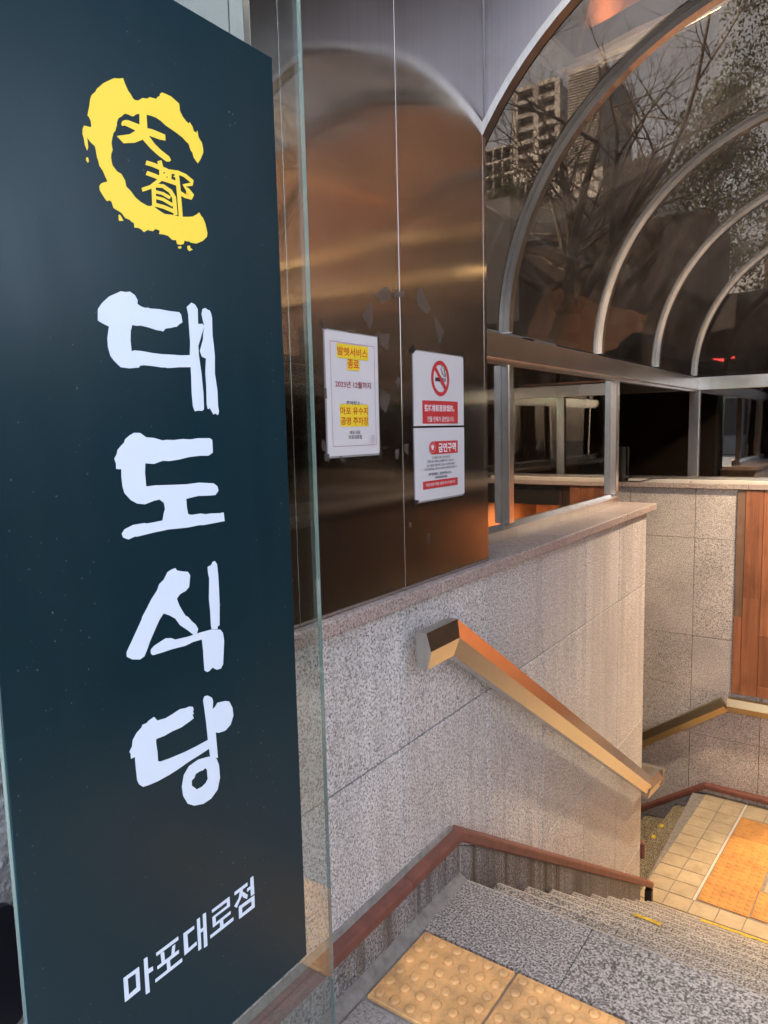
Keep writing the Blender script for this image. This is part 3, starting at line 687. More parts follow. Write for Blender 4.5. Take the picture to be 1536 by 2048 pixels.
def rrect(y0, y1, z0, z1, r, K=5):
    out = []
    for cy, cz, a0 in ((y1 - r, z1 - r, 0), (y0 + r, z1 - r, 90), (y0 + r, z0 + r, 180), (y1 - r, z0 + r, 270)):
        for k in range(K + 1):
            a = R(a0 + 90 * k / K); out.append((cy + r * math.cos(a), cz + r * math.sin(a)))
    return out
MB().convex_prism(rrect(0.10, 0.512, 0.585, 0.79, 0.018), 'X', 0.022, 0.034).build("plate", M_PLAQUE, pq)
MB().convex_prism(rrect(0.12, 0.48, 0.61, 0.77, 0.012), 'X', -0.02, 0.021).build("backing", M_DARKM, pq)

# ------------------------------------------------------------------ handrails
def handrail(name, label, build_paths, prof, tof, loc, group, mat):
    t = thing(name, label, "handrail", loc, group)
    for path in build_paths:
        secs = [offset_path(path, b) for _, b in prof]
        MB().loft([[tof(prof[i][0], secs[i][k].x, secs[i][k].y) for i in range(len(prof))] for k in range(len(path))]).build("rail", mat, t)
    return t
def rail_of(t): return [c for c in t.children if c.name.startswith("rail")][0]
HP = [(0.052, 0.0), (0.088, 0.0), (0.101, 0.054), (0.086, 0.106), (0.052, 0.106)]
h1 = handrail("handrail", "long faceted stainless handrail sloping down the left granite wall, nearest to the viewer",
              [[(1.668, 0.833), (1.818, 0.833), (3.020, 0.833 - 0.648 * 1.202)], [(3.0205, 0.8327 - 0.648 * 1.202), (4.06, 0.833 - 0.648 * 2.242)]],
              HP, lambda d, a, b: (d, a, b), (0.07, 2.9, 0.2), "handrails on the stair walls", M_RAILST)
for y in (2.28, 2.75, 3.30, 3.86):
    z = 0.833 if y < 1.82 else 0.833 - 0.648 * (y - 1.818)
    MB().tube([(0.0, y, z + 0.030), (0.030, y, z + 0.030), (0.053, y, z + 0.035)], 0.008, 8).build("bracket", M_DARKM, rail_of(h1))
# return around the wall end
MB().loft([[(d, 4.066 + e * .0, -0.620 + b) for d, b, e in ((0.052, -.03, 0), (0.088, -.03, 0), (0.101, .024, 0), (0.086, .076, 0), (0.052, .076, 0))],
           [(d, 4.35, -0.665 + b) for d, b in ((0.052, -.03), (0.088, -.03), (0.101, .024), (0.086, .076), (0.052, .076))]]).build("rail_return", M_RAILST, h1)
MB().loft([[(0.10, 4.352 + c, -0.665 + b) for c, b in ((0.0, -.03), (0.036, -.03), (0.049, .024), (0.034, .076), (0.0, .076))],
           [(-0.30, 4.352 + c, -0.665 + b) for c, b in ((0.0, -.03), (0.036, -.03), (0.049, .024), (0.034, .076), (0.0, .076))]]).build("rail_return", M_RAILST, h1)
FP = [(0.035, -0.02), (0.072, -0.02), (0.105, 0.035), (0.085, 0.095), (0.035, 0.095)]
h2 = handrail("handrail", "steel handrail, warm light tinted in, bending on the end wall beyond the tiled landing",
              [[(-1.60, -0.835 - 0.70 * 1.752), (0.152, -0.835)], [(0.153, -0.8345), (0.925, -0.8345)]],
              FP, lambda d, a, b: (a, 6.30 - d, b), (0.1, 6.25, -0.8), "handrails on the stair walls", M_WARMST)
for x in (-0.9, -0.30, 0.30, 0.8):
    z = -0.84 if x > 0.15 else -0.84 + 0.70 * (x - 0.152)
    MB().tube([(x, 6.30, z), (x, 6.258, z), (x, 6.243, z + 0.03)], 0.009, 8).build("bracket", M_STEEL, rail_of(h2))

# ------------------------------------------------------------------ end wall beyond the landing
ew = thing("end_wall", "far granite wall with coping and marble strip beyond the landing", "wall", (0.2, 6.3, -1.6))
MB().box(-3.3, 0.93, 6.335, 6.60, -4.0, 0.975).build("wall_core", M_CORE, ew)
xj = [-1.75, -1.215, -0.680, -0.145, 0.171]
xj2 = [-1.75, -1.215, -0.680, -0.145, 0.390, 0.925]
for c, e in ((0.563, 0.978), (-0.273, 0.563), (-0.716, -0.273), (-1.132, -0.716), (-1.64, -1.132), (-2.4, -1.64), (-3.2, -2.4)):
    for a, b in zip(*((xj, xj[1:]) if c >= -0.72 else (xj2, xj2[1:]))):
        if c == -0.716 or c == -1.132:
            pass
        y = 6.30 + random.uniform(-.001, .001)
        gz0 = .0002 if (c == -0.716) else .0018
        gz1 = .0002 if (e == -0.716) else .0018
        MB().box(a + .0018, b - .0018, y, 6.334, c + gz0, e - gz1, 0.0012).build("slab", G_END, ew)
for a, b in ((-1.75, -0.75), (-0.75, 0.25), (0.25, 1.25), (1.25, 1.95)):
    MB().box(a + .001, b - .001, 6.268, 6.60, 0.980, 1.020, .003).build("coping", G_COPE, ew)
for a, b in ((-0.695, -0.186), (-0.181, 0.42), (0.425, 1.03), (1.035, 1.64)):
    MB().box(a, b, 6.280, 6.345, 1.021, 1.050, .002).build("marble_strip", M_MARBLE, ew)
EP = [(0.001, 0.0), (0.040, 0.0), (0.046, 0.008), (0.046, 0.032), (0.040, 0.040), (0.001, 0.046)]
epath = [(-1.7, -1.590 - 0.69 * 1.70), (0.0, -1.590), (0.925, -1.590)]
MB().loft([[(s[k].x, 6.30 - EP[i][0], s[k].y) for i, s in enumerate([offset_path(epath, b) for _, b in EP])] for k in range(3)]).build("base_rail", M_REDRAIL, ew)
# wooden boards right of the slabs
wp = thing("wood_panelling", "reddish brown vertical wooden boards fixed on the far granite wall at the right edge", "panelling", (0.55, 6.29, -0.7))
MB().box(0.171, 0.93, 6.300, 6.334, -0.713, 0.978).build("backing_board", M_WOOD2, wp)
xb = 0.171
widths = [0.062, 0.128, 0.135, 0.125, 0.132, 0.10]
for i, w in enumerate(widths):
    cuts = [[-0.711, -0.06, 0.976], [-0.711, 0.10, 0.976], [-0.711, -0.62, -0.20, 0.976], [-0.711, -0.33, 0.40, 0.976], [-0.711, 0.05, 0.976], [-0.711, -0.2, 0.976]][i]
    for a, b in zip(cuts, cuts[1:]):
        dd = random.uniform(0, .004)
        MB().box(xb + .0012, min(xb + w, 0.928) - .0012, 6.284 - dd, 6.299, a + .001, b - .001, .0015).build("board", M_WOOD if i != 0 or b < 0.1 else M_WFRAME, wp)
    xb += w
# doorway with warm light right of the boards
dr = thing("doorway", "warm lit wooden doorway recess at the right end of the landing", "doorway", (1.37, 6.4, LZ))
MB().box(0.935, 0.965, 6.30, 7.70, LZ, 0.975).build("jamb", M_WOOD2, dr)
MB().box(1.775, 1.805, 6.30, 7.70, LZ, 0.975).build("jamb", M_WOOD, dr)
MB().box(0.966, 1.774, 6.30, 7.70, 0.79, 0.975).build("lintel", M_DARKM, dr)
for k in range(6):
    a = 0.967 + 0.1345 * k
    MB().box(a, a + .133, 7.66, 7.70, LZ, 0.789, .002).build("board", M_WOOD, dr)
MB().box(0.966, 1.774, 6.36, 7.66, LZ - .1, LZ - .004).build("threshold_floor", M_TILE, dr)
lamp = thing("ceiling_lamp", "warm round ceiling lamp under the doorway lintel", "lamp", (1.37, 6.75, 0.77))
MB().tube([(1.37, 6.75, 0.789), (1.37, 6.75, 0.760)], [0.11, 0.09], 20).build("lamp_shade", M_LAMP, lamp)
ld = bpy.data.lights.new("lamp_light", 'AREA'); ld.shape = 'DISK'; ld.size = 0.2; ld.energy = 13.0; ld.color = (1.0, 0.64, 0.32)
lo = bpy.data.objects.new("lamp_light", ld); COL.objects.link(lo); lo.location = (1.37, 6.75, 0.752)
ld.cycles.use_multiple_importance_sampling = True
# second lamp hanging from the vault
lamp2 = thing("ceiling_lamp", "warm lamp hung from the glass vault over the landing", "lamp", (1.12, 5.35, 2.76))
MB().tube([(1.12, 5.35, 2.86), (1.12, 5.35, 2.74)], [0.05, 0.10], 16).build("lamp_shade", M_DARKM, lamp2)
MB().tube([(1.12, 5.35, 2.739), (1.12, 5.35, 2.725)], [0.085, 0.07], 16).build("bulb", M_LAMP, lamp2)
MB().tube([(1.12, 5.35, 2.86), (1.12, 5.08, 2.93)], [0.008, 0.008], 6).build("arm", M_STEEL, lamp2)
ld2 = bpy.data.lights.new("lamp_light", 'SPOT'); ld2.energy = 85.0; ld2.color = (1.0, 0.77, 0.53); ld2.shadow_soft_size = 0.10; ld2.spot_size = R(110); ld2.spot_blend = 0.6
lo2 = bpy.data.objects.new("lamp_light", ld2); COL.objects.link(lo2); lo2.location = (1.12, 5.35, 2.71)
lo2.rotation_euler = (Vector((0.35, 4.9, -1.6)) - Vector((1.12, 5.35, 2.71))).to_track_quat('-Z', 'Y').to_euler()

# ------------------------------------------------------------------ steel clad pillar
pil = thing("metal_pillar", "tall hairline steel clad pillar standing on the stone coping", "pillar", (-0.2, 1.7, 1.048))
PT = 4.2
M_FRONT = plain("sky tinted panel", (0.105, 0.135, 0.17), 0.45)  # blue-grey colour stands in for sky mirrored in the steel
def pane_box(y0, y1, x=0.0, wavy=0.0):
    return MB().box(x - 0.018, x, y0, y1, 1.050, PT, 0.0006)
pane_box(1.153, 1.2365).build("panel", M_PILLAR, pil, uv=('Y', 'Z'))
pane_box(1.2385, 1.6950).build("panel", M_PILLAR, pil, uv=('Y', 'Z'))
pane_box(1.6966, 2.2060).build("panel", M_PILLAR, pil, uv=('Y', 'Z'))
pane_box(2.2078, 2.2300, -0.001).build("edge_strip", M_PILLAR, pil, uv=('Y', 'Z'))
for a, b in ((-0.060, -0.0185), (-0.50, -0.0625)):
    MB().box(a, b, 1.153, 1.170, 1.050, PT, .001).build("panel", M_FRONT, pil, uv=('X', 'Z'))
MB().box(-0.50, -0.0186, 1.1705, 2.229, 1.050, PT - .01).build("core", M_DARKM, pil)
MB().box(-0.499, -0.002, 1.155, 2.228, 1.0485, 1.0498).build("base_seal", M_GASKET, pil)
def flat_poly(loops, x, th):
    mb = MB()
    mb.poly_prism([[(u * 1e-4, v * 1e-4) for u, v in L] for L in loops], 'X', x, x + th)
    return mb
for L in SCRAPS:
    flat_poly([L], 0.0004, 0.0004).build("tape_scrap", M_SCRAP, pil)

# ------------------------------------------------------------------ paper notices
TXT = Matrix(((0, 0, 1, 0), (1, 0, 0, 0), (0, 1, 0, 0), (0, 0, 0, 1)))
def lettering(body, q, x, m, parent, bold=0.0, name="lettering"):
    cu = bpy.data.curves.new("txt", 'FONT')
    cu.body = body; cu.offset = bold; cu.resolution_u = 3
    t = bpy.data.objects.new("txt", cu); COL.objects.link(t)
    dg = bpy.context.evaluated_depsgraph_get(); dg.update()
    me = bpy.data.meshes.new_from_object(t.evaluated_get(dg))
    bpy.data.objects.remove(t); bpy.data.curves.remove(cu)
    co = [v.co.copy() for v in me.vertices]
    x0, x1 = min(c.x for c in co), max(c.x for c in co); y0, y1 = min(c.y for c in co), max(c.y for c in co)
    o0 = ORG[parent.name]
    for v in me.vertices:
        v.co = Vector((x, q[0] + (v.co.x - x0) / (x1 - x0) * (q[1] - q[0]), q[2] + (v.co.y - y0) / (y1 - y0) * (q[3] - q[2]))) - o0
    me.name = name
    me.materials.clear(); me.materials.append(m)
    o = bpy.data.objects.new(name, me); COL.objects.link(o); o.parent = parent
    ORG[o.name] = o0
    return o
def rect(q, x, m, parent, name, th=0.0003, r=0.0):
    return MB().box(x, x + th, q[0], q[1], q[2], q[3]).build(name, m, parent)
def ring_mesh(cy, cz, ry, rz, iy, iz, K=40):
    o = [(cy + ry * math.cos(2 * math.pi * k / K), cz + rz * math.sin(2 * math.pi * k / K)) for k in range(K)]
    i = [(cy + iy * math.cos(2 * math.pi * k / K), cz + iz * math.sin(2 * math.pi * k / K)) for k in range(K)]
    return [o, i]
def sheet(q, m, parent, name="sheet", x0=0.0012, curl=0.003):
    mb = MB(); NYs, NZs = 8, 10
    for face_x in (0,):
        G = []
        for j in range(NZs + 1):
            row = []
            for i in range(NYs + 1):
                u, v = i / NYs, j / NZs
                e = curl * ((2 * u - 1) ** 4 + (2 * v - 1) ** 4) * .5 * 0 + 0.0006 * math.sin(5 * u + 3 * v)
                row.append(mb.bm.verts.new((x0 + e, q[0] + (q[1] - q[0]) * u, q[2] + (q[3] - q[2]) * v)))
            G.append(row)
        for j in range(NZs):
            for i in range(NYs):
                mb.bm.faces.new((G[j][i], G[j][i + 1], G[j + 1][i + 1], G[j + 1][i]))
    r = bmesh.ops.extrude_face_region(mb.bm, geom=list(mb.bm.faces))
    bmesh.ops.translate(mb.bm, verts=[e for e in r["geom"] if isinstance(e, bmesh.types.BMVert)], vec=(0.0005, 0, 0))
    return mb.build(name, m, parent)

PX = 0.0028
na = thing("paper_notice", "white notice with yellow highlighted lines, taped left of the pillar seam", "notice", (0, 1.47, 1.45), "paper notices taped to the pillar")
q = NA["sheet"]
M_LAMI = plain("laminate margin", (0.30, 0.29, 0.29), 0.2)
rect((q[0] - .004, q[1] + .004, q[2] - .005, q[3] + .003), 0.0006, M_LAMI, na, "laminate")
sa = sheet(q, M_WHITE, na, x0=0.0014)
f = NA["frame"]; w = 0.0009
for a in ((f[0], f[1], f[3] - w, f[3]), (f[0], f[1], f[2], f[2] + w), (f[0], f[0] + w, f[2] + w, f[3] - w), (f[1] - w, f[1], f[2] + w, f[3] - w)):
    rect(a, PX, M_MAROON, sa, "border_line", .0001)
for k in ("hl1", "hl2", "hl3"):
    rect(NA[k], PX, M_YEL, sa, "highlight", .0001 if k != "hl2" else .00005)
for k, s, m, b in (("t1", "발렛서비스", M_ORNG, .022), ("t2", "종료", M_ORNG, .022), ("t3", "2023년 12월까지", M_MAROON, .012), ("t4", "주차장소 :", M_INK, .01), ("t5", "마포 유수지", M_ORNG, .022), ("t6", "공영 주차장", M_ORNG, .022), ("t7", "대도식당", M_INK, .01), ("t8", "마포대로점", M_INK, .01)):
    lettering(s, NA[k], PX + .0003, m, sa, b)
q = NA["stamp"]; cy, cz = (q[0] + q[1]) / 2, (q[2] + q[3]) / 2
MB().poly_prism(ring_mesh(cy, cz, (q[1] - q[0]) / 2, (q[3] - q[2]) / 2, (q[1] - q[0]) / 2 - .0008, (q[3] - q[2]) / 2 - .0008), 'X', PX, PX + .0001).build("stamp_ring", M_MAROON, sa)
lettering("인", (cy - .003, cy + .003, cz - .004, cz + .004), PX, M_MAROON, sa, .02, "stamp_mark")
for L in TAPE_CLEAR:
    flat_poly([L], 0.0024, 0.0003).build("tape", M_TAPE, na)

nb = thing("paper_notice", "upper no smoking notice with a red crossed cigarette circle", "notice", (0, 1.9, 1.52), "paper notices taped to the pillar")
q = NB["sheet"]
q = (1.7565, 2.0545, 1.5235, 1.7395)
rect((q[0] - .003, q[1] + .003, q[2] - .001, q[3] + .003), 0.0006, M_LAMI, nb, "laminate")
sb_ = sheet(q, M_WHITE, nb, x0=0.0014)
c = NB["circ"]; cy, cz, rr = (c[0] + c[1]) / 2, (c[2] + c[3]) / 2, (c[1] - c[0]) / 2
MB().poly_prism(ring_mesh(cy, cz, rr, rr, rr * .77, rr * .77, 48), 'X', PX, PX + .0001).build("prohibition_ring", M_RED, sb_)
a = rr * .82; wd = rr * .12
s2 = math.sqrt(.5)
MB().convex_prism([(cy + (-a - -0) * s2 + wd * s2, cz + a * s2 + wd * s2), (cy - a * s2 - wd * s2, cz + a * s2 - wd * s2), (cy + a * s2 - wd * s2, cz - a * s2 - wd * s2), (cy + a * s2 + wd * s2, cz - a * s2 + wd * s2)], 'X', PX + .0004, PX + .0005).build("prohibition_bar", M_RED, sb_)
for k in ("cig", "c1", "c2"):
    rect(NB[k], PX, M_INK, sb_, "cigarette", .0001)
for L in SMOKE:
    pts = [Vector((PX + .0001, u, v)) for u, v in L]
    MB().tube(pts, 0.0011, 4).build("smoke_line", M_INK, sb_)
rect(NB["box"], PX, M_RED, sb_, "red_box", .0001)
lettering("整栋楼都是禁烟的。", NB["t1"], PX + .0003, M_WINK, sb_, .012)
lettering("건물 전체가 금연입니다.", NB["t2"], PX + .0003, M_WINK, sb_, .008)
nc = thing("paper_notice", "lower no smoking area notice with a red header and small print", "notice", (0, 1.9, 1.30), "paper notices taped to the pillar")
q = (1.7555, 2.0545, 1.3005, 1.5165)
rect((q[0] - .003, q[1] + .003, q[2] - .005, q[3] + .001), 0.0006, M_LAMI, nc, "laminate")
sc_ = sheet(q, M_WHITE, nc, x0=0.0014)
q = NC["pill"]; r_ = (q[3] - q[2]) / 2
pl = [(q[1], q[2]), (q[1], q[3])] + [(q[0] + r_ + r_ * math.cos(R(a)), q[2] + r_ + r_ * math.sin(R(a))) for a in range(90, 271, 15)]
MB().convex_prism(pl, 'X', PX, PX + .0001).build("red_header", M_RED, sc_)
q = NC["hand"]; hy, hz = (q[0] + q[1]) / 2, q[2]; hh = q[3] - q[2]
hand = [(hy - .004, hz), (hy + .004, hz), (hy + .006, hz + hh * .35), (hy + .010, hz + hh * .62), (hy + .0085, hz + hh * .68), (hy + .0055, hz + hh * .52), (hy + .0060, hz + hh * .90), (hy + .0043, hz + hh * .91), (hy + .0030, hz + hh * .58),
        (hy + .0010, hz + hh), (hy - .0010, hz + hh), (hy - .0012, hz + hh * .58), (hy - .0043, hz + hh * .92), (hy - .0060, hz + hh * .88), (hy - .0042, hz + hh * .52), (hy - .0085, hz + hh * .70), (hy - .0098, hz + hh * .62), (hy - .006, hz + hh * .3)]
MB().poly_prism([hand], 'X', PX + .0003, PX + .0004).build("hand_mark", M_WINK, sc_)
MB().poly_prism(ring_mesh(hy, hz + hh * .45, .0165, .0165, .0159, .0159), 'X', PX + .0003, PX + .0004).build("hand_ring", M_WINK, sc_)
rect(NC["bar"], PX, M_RED, sc_, "red_bar", .0001)
for k, s, m, b in (("t0", "금연구역", M_WINK, .03), ("t1", "이 건물은 전체가 금연구역으로", M_INK, .008), ("t2", "지정된 장소 외에서는 담배를 피울 수 없습니다.", M_INK, .008), ("t3", "금연 건물 및 건물 반경 10미터 이내 흡연 적발시", M_INK, .008), ("t4", "「국민건강증진법」에 따라 10만원의 과태료가 부과됩니다.", M_INK, .008),
                   ("t5", "整栋楼禁烟区，违规时罚款10万元。", M_INK, .008), ("t6", "请到指定吸烟区吸烟。", M_INK, .008), ("t7", "지정된 흡연구역을 이용해 주시기 바랍니다.", M_WINK, .008)):
    lettering(s, NC[k], PX + .0003, m, sc_, b)
for i, L in enumerate(TAPE_BLACK):
    flat_poly([L], 0.0022, 0.0003).build("tape", M_BTAPE, nb if i < 2 else nc)

# ------------------------------------------------------------------ standing glass screen and restaurant sign
gs = thing("glass_screen", "clear upright glass sheet carrying the navy restaurant sign", "glass screen", (0.188, 0.77, 0))
MB().box(0.184, 0.194, 0.4425, 1.088, 0.06, 2.75).build("pane", M_CGLASS, gs)
MB().box(0.1845, 0.1935, 1.0884, 1.0915, 0.06, 2.75, .0008).build("polished_edge", M_GEDGE, gs)
MB().box(0.1845, 0.1935, 0.4395, 0.4421, 0.06, 2.75, .0008).build("polished_edge", M_GEDGE, gs)
MB().box(0.165, 0.213, 0.40, 1.13, 0.0, 0.075, .003).build("floor_channel", M_STEEL, gs)
sg = thing("restaurant_sign", "tall navy restaurant sign with a yellow brush emblem and white brush lettering", "sign", (0.2, 0.72, 0.45))
MB().box(0.1945, 0.2, 0.4400, 1.0000, 0.446, 2.175, .0006).build("board", M_NAVY, sg)
SX = 0.2003
emb = flat_poly(EMBLEM_RING, SX, .0004).build("emblem", M_LOGO, sg)
for L in EMBLEM_BITS:
    flat_poly([L], SX, .0004).build("emblem_fleck", M_LOGO, emb)
mk = MB()
for i, L in enumerate(EMBLEM_MARKS):
    mk.poly_prism([[(u * 1e-4, v * 1e-4) for u, v in L]], 'X', SX + .0001 + .00004 * i, SX + .0006 + .00004 * i)
mk.build("emblem_lettering", M_LOGO, emb)
for G in LETTERS:
    mb = MB()
    for i, loops in enumerate(G):
        mb.poly_prism([[(u * 1e-4, v * 1e-4) for u, v in L] for L in loops], 'X', SX + .00003 * i, SX + .0008 + .0001 * i)
    mb.build("letter", M_LETTER, sg)
mb = MB()
for i, loops in enumerate(SMALL_LETTERS):
    mb.poly_prism([[(u * 1e-4, v * 1e-4) for u, v in L] for L in loops], 'X', SX + .00002 * i, SX + .0006 + .00004 * i)
mb.build("small_lettering", M_LETTER, sg)

# ------------------------------------------------------------------ glass vault canopy
VX, VZ = 0.90, 1.90
RI_, RO_ = 1.045, 1.095
cn = thing("glass_canopy", "barrel vaulted bronze glass canopy with stainless ribs over the stairs", "canopy", (0.9, 4.2, 1.88))
def arc(r, n=48, a0=180.0, a1=0.0):
    return [(VX + r * math.cos(R(a0 + (a1 - a0) * k / n)), VZ + r * math.sin(R(a0 + (a1 - a0) * k / n))) for k in range(n + 1)]
def rib(y0, y1, ri, ro, m, name="rib"):
    mb = MB()
    I, O = arc(ri), arc(ro)
    mb.loft([[(I[k][0], y0, I[k][1]), (I[k][0], y1, I[k][1]), (O[k][0], y1, O[k][1]), (O[k][0], y0, O[k][1])] for k in range(len(I))], True, False)
    return mb.build(name, m, cn)
M_FRIB = brushed("weathered front rib steel", (0.40, 0.385, 0.37), 0.36, 0.0, False, dirt=0.4)
RY = [2.72, 3.88, 5.06, 6.255]
for y in RY:
    rib(y, y + 0.040, RI_ + .004, RO_, M_STEEL)
    rib(y - 0.010, y - 0.0005, RI_ + 0.040, RO_, M_GASKET, "gasket")
    rib(y + 0.0405, y + 0.046, RI_ + 0.012, RO_ - .01, M_STEEL, "glazing_bead")
rib(2.205, 2.245, 1.062, 1.085, M_FRIB, "front_rib")
rib(2.2455, 2.262, 1.068, 1.098, M_GASKET, "gasket")
edges_y = [2.25] + RY
for i, (a, b) in enumerate(zip(edges_y, edges_y[1:])):
    mb = MB()
    I, O = arc(1.072 + .001 * 0, 64), arc(1.078, 64)
    mb.loft([[(I[k][0], a + .046 if i else a + .012, I[k][1]), (I[k][0], b - .001, I[k][1]), (O[k][0], b - .001, O[k][1]), (O[k][0], a + .046 if i else a + .012, O[k][1])] for k in range(65)], True, False)
    o = mb.build("vault_pane", M_VGLASS, cn)
    for p in o.data.polygons: p.use_smooth = True
    o.data.set_sharp_from_angle(angle=R(30))
# front fascia with the arched opening
A = arc(1.086, 48)
outer = [(-0.0005 + 0.0, 1.90), (0.0, 4.2), (2.6, 4.2), (2.6, 1.90)]
loop = [(-0.186 + .0, 1.90)] if False else []
fp = [(0.002, 4.2), (2.6, 4.2), (2.6, 1.90)] + [p for p in A[::-1] if p[0] > 0.002] 
zc = VZ + math.sqrt(1.086 ** 2 - (VX - 0.002) ** 2)
fp = fp + [(0.002, zc)]
MB().poly_prism([fp], 'Y', 2.222, 2.262).build("fascia", M_SPAN, cn)
# roof behind the fascia blocks nothing; side beams, rails and posts
def beam_side(x0, x1, fx, sgn):
    y0 = 2.236
    MB().box(x0, x1, y0, 6.30, 1.787, 1.885, .002).build("side_beam", M_STEEL, cn)
    MB().box(x0 + (.012 if sgn > 0 else 0.02), x1 - (.02 if sgn > 0 else 0.012), y0, 6.29, 1.770, 1.7868).build("beam_lip", M_STEEL, cn)
beam_side(-0.235, -0.150, -0.150, 1)
beam_side(1.950, 2.035, 1.950, -1)
for side in (0, 1):
    def X(a): return a if side == 0 else 1.80 - a
    def bx(xa, xb): return (min(X(xa), X(xb)), max(X(xa), X(xb)))
    for (ya, yb) in ((2.72, 2.765), (4.155, 4.21)) + (((5.2, 5.25), (6.22, 6.265)) if side else ()):
        MB().box(*bx(-0.200, -0.150), ya, yb, 1.112, 1.7692, .0015).build("window_post", M_STEEL, cn)
        MB().box(*bx(-0.2095, -0.1905), ya - .014, ya - .0008, 1.118, 1.768).build("gasket", M_GASKET, cn)
    yend = 4.21 if side == 0 else 6.26
    prof = [(X(-0.150), 1.049), (X(-0.150), 1.092), (X(-0.176), 1.111), (X(-0.235), 1.111), (X(-0.235), 1.049)]
    MB().convex_prism(prof if side else prof[::-1], 'Y', 2.236, yend).build("sill_rail", M_DARKM if side else M_STEEL, cn)
    seg = [(2.24, 2.718), (2.767, 4.153)] + ([(4.212, 5.198), (5.252, 6.218)] if side else [])
    for a, b in seg:
        MB().box(*bx(-0.190, -0.184), a, b, 1.1115, 1.769).build("window_pane", M_WGLASS_DIM if side else M_WGLASS, cn)
# end glazing
eg = thing("end_glazing", "flat end windows and half round glass above the far granite wall", "window", (0.9, 6.4, 1.05))
MB().box(-1.75, 2.035, 6.301, 6.385, 1.784, 1.884, .002).build("end_beam", M_STEEL, eg)
for xa, xb in ((-1.75, -1.70), (-0.222, -0.148), (0.93, 1.00), (1.95, 2.02)):
    MB().box(xa, xb, 6.335, 6.385, 1.075, 1.7832, .0015).build("window_post", M_STEEL, eg)
    MB().box(xb + .0005, xb + .012, 6.352, 6.378, 1.076, 1.783).build("glazing_bead", M_STEEL, eg)
MB().box(-1.75, 2.02, 6.350, 6.40, 1.0515, 1.0745, .002).build("sill_rail", M_STEEL, eg)
for a, b in ((-1.698, -0.224), (-0.134, 0.928), (1.014, 1.948)):
    MB().box(a, b, 6.362, 6.369, 1.0755, 1.783).build("window_pane", M_WGLASS, eg)
M_LGLASS = glass("bronze lunette glass", (0.34, 0.28, 0.23), 0.07, (0.9, 0.86, 0.82), 0.0, wav=0.006, wscale=(2, 2, 2), dust=0.15)
lun = arc(1.098, 40)
MB().poly_prism([[(x, z - 0.012) for x, z in lun]], 'Y', 6.345, 6.352).build("lunette_pane", M_LGLASS, eg)

# black box and cable on the far coping
bb = thing("equipment_box", "small black box on the far coping left of the marble strip, beside the window opening", "box", (-0.80, 6.31, 1.02))
MB().box(-0.96, -0.735, 6.272, 6.349, 1.021, 1.325, .006).build("case", M_BLACK, bb)
MB().box(-0.952, -0.745, 6.266, 6.2715, 1.03, 1.315, .002).build("front_panel", M_DARKM, bb)
cb = MB().tube([(-0.74, 6.275, 1.03), (-0.70, 6.272, 1.026), (-0.66, 6.274, 1.03), (-0.60, 6.275, 1.026), (-0.5, 6.276, 1.055), (-0.38, 6.3, 1.056)], 0.004, 6).build("cable", M_BLACK, None)
tag(cb, "thin black cable lying on the far coping beside the black box", "cable")

# ------------------------------------------------------------------ right hand side of the stairwell
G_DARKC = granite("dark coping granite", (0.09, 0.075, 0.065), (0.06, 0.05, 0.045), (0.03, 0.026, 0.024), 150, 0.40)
sw = thing("side_wall", "dark wooden panelled parapet on the right hand side of the steps", "wall", (1.9, 3.2, 0))
MB().box(1.84, 2.20, 0.6, 6.30, -4.0, 1.005).build("wall_core", M_CORE, sw)
for i in range(34):
    a = 0.62 + 0.167 * i
    MB().box(1.805, 1.838, a, a + .165, 0.20, 1.005, .002).build("board", M_CLAD, sw)
for i in range(11):
    a = 0.62 + 0.515 * i
    for c, e in ((-0.62, 0.196), (-1.64, -0.624)):
        MB().box(1.805, 1.838, a, a + .512, c, e, .002).build("slab", G_END, sw)  # pale unseen slabs added to bounce light onto the steps
for a in (0.6, 2.0, 3.4, 4.8):
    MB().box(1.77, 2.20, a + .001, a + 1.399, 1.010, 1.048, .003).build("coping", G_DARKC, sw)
MB().loft([[(1.795, y, z), (1.72, y, z), (1.72, y, z + .1), (1.795, y, z + .1)] for y, z in ((0.9, .80), (1.8, .80), (4.3, -.82))]).build("hand_rail", M_RAILST, sw)
rp = thing("metal_pillar", "second steel clad pillar on the right hand parapet", "pillar", (2.0, 1.7, 1.048))
MB().box(1.85, 2.20, 1.65, 2.218, 1.049, 1.95, .002).build("panel", M_PILLAR, rp, uv=('Y', 'Z'))

so = thing("added_soffit", "added unseen soffit above the vault opening, darkening the pillar reflection", "soffit", (1.0, 1.8, 3.5))
MB().box(-0.5, 2.9, 1.00, 2.221, 3.46, 3.60, .003).build("panel", M_DARKM, so)  # added out of view so the pillar top mirrors something dark

# ------------------------------------------------------------------ dark rooms behind the glazing
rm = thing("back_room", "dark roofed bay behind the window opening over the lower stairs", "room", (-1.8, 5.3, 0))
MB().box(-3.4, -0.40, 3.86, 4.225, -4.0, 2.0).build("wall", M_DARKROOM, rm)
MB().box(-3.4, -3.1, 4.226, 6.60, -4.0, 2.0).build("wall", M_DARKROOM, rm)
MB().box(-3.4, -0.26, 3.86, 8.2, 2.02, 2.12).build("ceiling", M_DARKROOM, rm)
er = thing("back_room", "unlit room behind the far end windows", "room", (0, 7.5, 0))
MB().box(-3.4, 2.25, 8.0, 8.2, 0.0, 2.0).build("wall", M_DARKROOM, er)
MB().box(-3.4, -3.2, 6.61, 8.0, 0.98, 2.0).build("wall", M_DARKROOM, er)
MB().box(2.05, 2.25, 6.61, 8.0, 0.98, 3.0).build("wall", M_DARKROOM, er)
MB().box(-3.2, 2.05, 6.61, 8.0, 0.98, 1.02).build("floor", M_DARKROOM, er)
